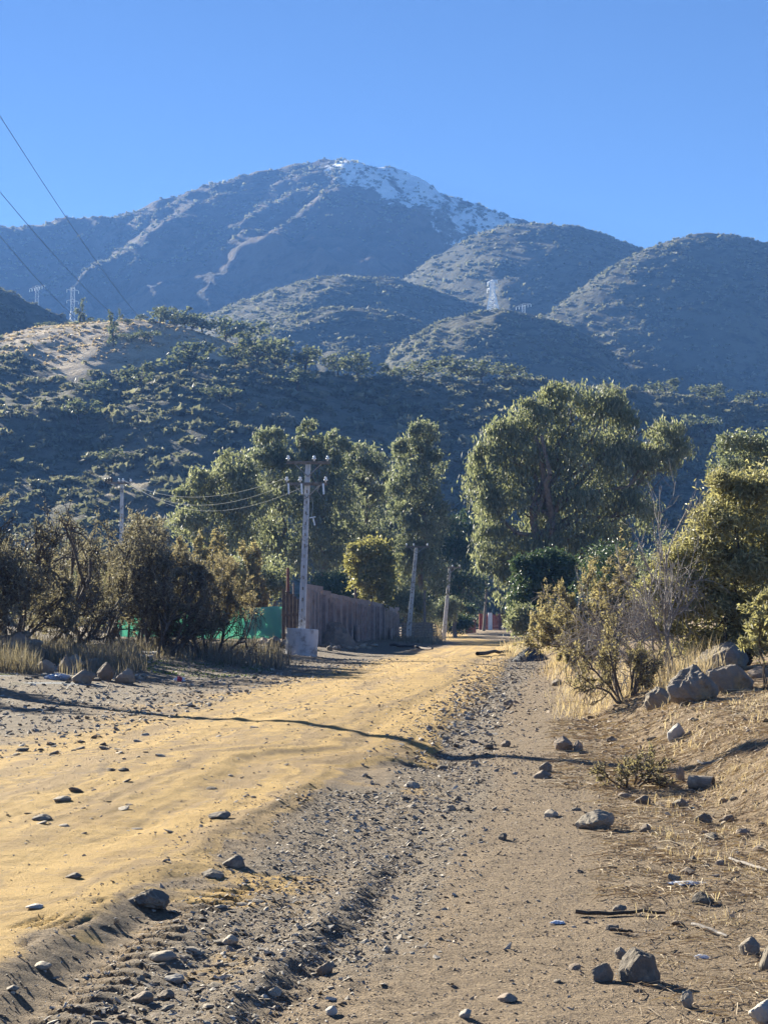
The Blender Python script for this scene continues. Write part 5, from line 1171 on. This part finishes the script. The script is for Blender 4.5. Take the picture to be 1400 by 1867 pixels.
# ------------------------------------------------------------------ scrub on the hills and trees along the ridges
def tuft_cloud(n, rng, leaf, flat_=.7):
    d = blob_dirs(n, rng); d[:, 2] = np.abs(d[:, 2]); k_ = 5; cc = blob_dirs(k_, rng) * .55; cc[:, 2] = np.abs(cc[:, 2]) * .8
    c = cc[rng.integers(0, k_, n)] + d * rng.uniform(.25, .55, (n, 1)); c[:, 2] *= flat_
    V, Fq = leaf_tris(c, norm(d + .8 * rng.normal(size=(n, 3))), leaf * rng.uniform(.7, 1.5, n), leaf * .8 * rng.uniform(.6, 1.4, n), rng); return V, Fq
TUFT = {q: [tuft_cloud(q, R(800 + i), lf) for i in range(8)] for q, lf in ((22, .58), (14, .75), (12, .85))}
def scrub(name, label, hill, n, xr, qr, size, q, seed, mat=SCRUB, keep=None, cover=.2):
    rng = R(seed); x = rng.uniform(*xr, n); y = hill.ridge(x)[0] - rng.uniform(*qr, n); 
    w = fbm(x / (size[1] * 9), y / (size[1] * 9), 3, seed); ok = w + rng.random(n) * .9 > cover
    if keep: ok &= keep(x, y)
    x, y = x[ok], y[ok]; n = len(x); z = hill.z(x, y); s = size[0] * (size[1] / size[0]) ** (rng.random(n) ** 1.6)
    acc = Acc(); rr_ = []; pi = rng.integers(0, 8, n); a = rng.random(n) * 6.28; tone = rng.random(n)
    for i in range(8):
        k_ = np.where(pi == i)[0]; V, Fq = TUFT[q][i]; c_, s_ = np.cos(a[k_])[:, None], np.sin(a[k_])[:, None]; L = V[None] * s[k_, None, None]
        P = np.stack([L[..., 0] * c_ - L[..., 1] * s_ + x[k_, None], L[..., 0] * s_ + L[..., 1] * c_ + y[k_, None], L[..., 2] + z[k_, None] - .1 * s[k_, None]], -1)
        acc.add(P.reshape(-1, 3), (Fq[None] + (np.arange(len(k_)) * len(V))[:, None, None]).reshape(-1, 3)); rr_.append((np.repeat(tone[k_], len(V)) * .6 + rng.random(len(V) * len(k_)) * .4))
    o = acc.obj(name, mat, attrs={'rnd': np.concatenate(rr_)}); return tag(o, label, 'scrub', None, 'stuff')
def keep_summit(x, y):
    g = grass_attr(summit, x, y, None)['grass']; return (g < .5) | (R(3).random(len(x)) < .045)
scrub('scrub', 'scrub covering the flank of the wooded shoulder hill', shoulder, 8200, (-150, 145), (-8, 200), (.8, 3.0), 22, 901, cover=-.15)
scrub('scrub', 'scrub on the shaded side of the grassy hill', summit, 5200, (-150, 0), (-25, 215), (.7, 2.6), 22, 902, keep=keep_summit, cover=-.1)
scrub('dry_tufts', 'pale dry grass tufts on the crest of the grassy hill', summit, 2600, (-125, -20), (-12, 75), (.35, .9), 12, 911, mat=STRAW, keep=lambda x, y: grass_attr(summit, x, y, None)['grass'] > .4)
scrub('scrub', 'scrub on the hill with the pylon', knoll, 3200, (-30, 160), (-20, 150), (1.0, 3.0), 12, 903)
scrub('scrub', 'scrub on the flank hill at right', right, 4200, (60, 330), (-20, 260), (1.2, 3.2), 12, 904)
scrub('scrub', 'scrub on the rounded hill', dome, 3400, (-40, 330), (-25, 230), (1.2, 3.2), 12, 905)
scrub('scrub', 'scrub on the low rounded hill', midb, 2400, (-160, 80), (-20, 130), (1.1, 3.0), 12, 906)
scrub('scrub', 'scrub on the lower rounded hill', midc, 2200, (-130, 70), (-20, 130), (1.0, 2.8), 12, 907)
scrub('scrub', 'scrub on the dark side hill at the far left', fleft, 1200, (-220, -110), (-15, 120), (1.0, 2.6), 12, 908)
scrub('scrub', 'bushes along the crest and upper slopes of the mountain', mt, 4200, (-470, 240), (-30, 260), (1.6, 4.2), 12, 909)

def hill_tree_proto(seed, n=420, cone=False):
    rng = R(seed); lo = [(rng.uniform(-.45, .45), rng.uniform(-.45, .45), rng.uniform(.45, .95), rng.uniform(.3, .5), rng.uniform(.3, .5), rng.uniform(.25, .42)) for _ in range(6)]
    if cone: lo = [(rng.uniform(-.15, .15), rng.uniform(-.15, .15), z_, .34 - .2 * z_ / 1.8, .34 - .2 * z_ / 1.8, .25) for z_ in (.4, .7, 1.0, 1.3, 1.6)]
    p, ci, nc = crown_points(lo, n, rng, 14, .17, .4); V, Fq = leaf_quads(p, rng.normal(size=(n, 3)), .15 * rng.uniform(.6, 1.4, n), .10 * rng.uniform(.6, 1.4, n), rng)
    cm = mesh_data('crown', V, Fq, attrs={'rnd': np.repeat(np.clip(.3 * rng.random(nc)[ci] + .7 * rng.random(n), 0, 1), 4)}); cm.materials.append(RIDGEL)
    a = Acc(); a.bar((0, 0, -.2), (.05, 0, .55), .05, .03); 
    for q in lo: a.bar((.05, 0, .4), q[:3], .025, .01, 4)
    tm = mesh_data('trunk', np.concatenate(a.V), [np.concatenate(v) for v in a.F.values()]); tm.materials.append(M['bark'])
    return cm, tm
HP = [hill_tree_proto(950 + i) for i in range(6)] + [hill_tree_proto(960, 360, True)]
rng = R(77)
def hill_tree(label, hill, px, q, hpx, wk=1.0, proto=None, group='trees on the near hills'):
    """px: photo column, q: metres in front of the ridge line, hpx: height in photo pixels"""
    d = float(hill.ridge(np.array([0.]))[0][0]); 
    for _ in range(5):
        x = (px - CX) / F_PX * d; d = float(hill.ridge(np.array([x]))[0][0]) - q
    z = float(hill.z(np.array([x]), np.array([d]))[0]); s = hpx * d / F_PX / .95
    cm, tm = HP[int(rng.integers(6)) if proto is None else proto]
    e = empty('hill_tree', (x, d, z - .1)); tag(e, label, 'tree', group); e.scale = (s * wk, s * wk, s); e.rotation_euler = (0, 0, rng.random() * 6.28)
    link('crown', cm, None, e); link('trunk', tm, None, e)
for lab, h_, px, q, hp_, wk, pr in [
    ('small dark tree on the left slope of the grassy crest', summit, 85, -3, 16, 1.3, None), ('squat bush-like tree breaking the left skyline of the grassy crest', summit, 84, -8, 20, 1.8, None),
    ('tall ragged tree on the grassy crest, leftmost of the tall ones', summit, 140, -6, 36, .8, 6), ('wide low tree right of the ragged one on the grassy crest', summit, 185, -6, 20, 1.6, None),
    ('thin pale tree standing alone on the grassy crest', summit, 215, -5, 20, .8, 6), ('slender tree near the top of the grassy crest', summit, 250, -5, 20, .9, None),
    ('round dark tree at the top of the grassy hill', summit, 294, 4, 26, 1.1, None), ('large dark spreading tree right of the grassy summit', summit, 318, -6, 34, 1.5, None),
    ('dark tree joined to the large spreading one right of the summit', summit, 346, -4, 30, 1.3, None), ('small round tree in front of the summit trees', summit, 334, 8, 20, 1.2, None),
    ('dark bush halfway down the pale grass below the summit', summit, 287, 22, 26, 1.2, None), ('conical light tree on the pale slope', summit, 202, 58, 36, .9, 6),
    ('small dark bush low on the pale slope', summit, 258, 48, 22, 1.3, None), ('tiny dark bush at mid pale slope', summit, 228, 26, 10, 1.6, None), ('dark bush by the conical tree on the pale slope', summit, 236, 50, 14, 1.8, None),
    ('round dark tree at the right end of the grassy crest', summit, 410, -2, 40, 1.2, None), ('dark tree below the right end of the grassy crest', summit, 440, 6, 40, 1.4, None), ('dark bush cluster between summit trees and crest end', summit, 365, 6, 26, 1.5, None)]:
    hill_tree(lab, h_, px, q, hp_, wk, pr)
for lab, px, q, hp_, wk in [
    ('broad pale-green tree on the shoulder below the grassy slope', 340, 4, 46, 1.5), ('bushy tree left of centre on the shoulder ridge', 425, 2, 36, 1.5), ('large rounded tree on the shoulder ridge behind the pointed eucalyptus', 470, 4, 44, 1.5),
    ('tall feathery tree on the shoulder ridge', 500, -6, 52, 1.1), ('wide tree crowning the middle of the shoulder ridge', 555, 0, 40, 1.6), ('small tree right of the wide one on the shoulder ridge', 615, 0, 34, 1.1),
    ('grey-green tree with a double top on the shoulder ridge', 652, -2, 42, 1.3), ('dark low tree on the ridge left of the tall eucalyptus top', 720, -2, 26, 1.7), ('dark low tree on the ridge above the tall columnar eucalyptus', 770, 0, 28, 1.6),
    ('dense dark tree on the ridge between the eucalyptus groups', 840, -2, 36, 1.5), ('dark tree next to the dense one on the ridge', 880, 0, 34, 1.4), ('low tree on the ridge at the left shoulder of the huge eucalyptus', 925, 0, 26, 1.6),
    ('small tree on the ridge touching the huge eucalyptus', 965, -4, 26, 1.4), ('rounded tree on the ridge right of the huge eucalyptus', 1215, -2, 26, 1.9), ('little tree on the right-hand ridge', 1315, 0, 24, 1.3), ('broad tree on the right-hand ridge', 1290, 4, 22, 1.9),
    ('broad tree at the right edge of the ridge', 1375, 2, 24, 2.0), ('bush low on the slope right of the huge eucalyptus', 1290, 60, 34, 1.5), ('bright bush in the middle of the shaded slope', 540, 34, 28, 2.0), ('light bush low on the slope at left', 205, 85, 22, 1.8),
    ('pale round bush low on the slope above the far-off pole', 140, 40, 40, 1.3), ('bush on the left edge of the shoulder slope', 250, 18, 40, 1.2), ('dark bush in the hollow left of the shoulder', 170, 10, 34, 1.2), ('bush half way down the slope above the broad eucalyptus', 400, 50, 26, 1.6)]:
    hill_tree(lab, shoulder, px, q, hp_, wk)

# ------------------------------------------------------------------ haze in the valley air
top = max(float(mt.rz.max()), 100) + 45
a = Acc(); a.box((0, 1500, (top - 18) / 2), (15200, 3400, top + 18))
m, nt, out = new_mat('haze_air'); v = nt.nodes.new('ShaderNodeVolumePrincipled')
v.inputs['Color'].default_value = HAZE_COL + (1,); v.inputs['Density'].default_value = HAZE; v.inputs['Anisotropy'].default_value = HAZE_G; v.inputs['Absorption Color'].default_value = (.65, .65, .65, 1)
nt.links.new(v.outputs[0], out.inputs['Volume'])
try: m.cycles.homogeneous_volume = True
except Exception: pass
tag(a.obj('haze', m), 'pale blue haze filling the valley', 'haze', None, 'stuff')
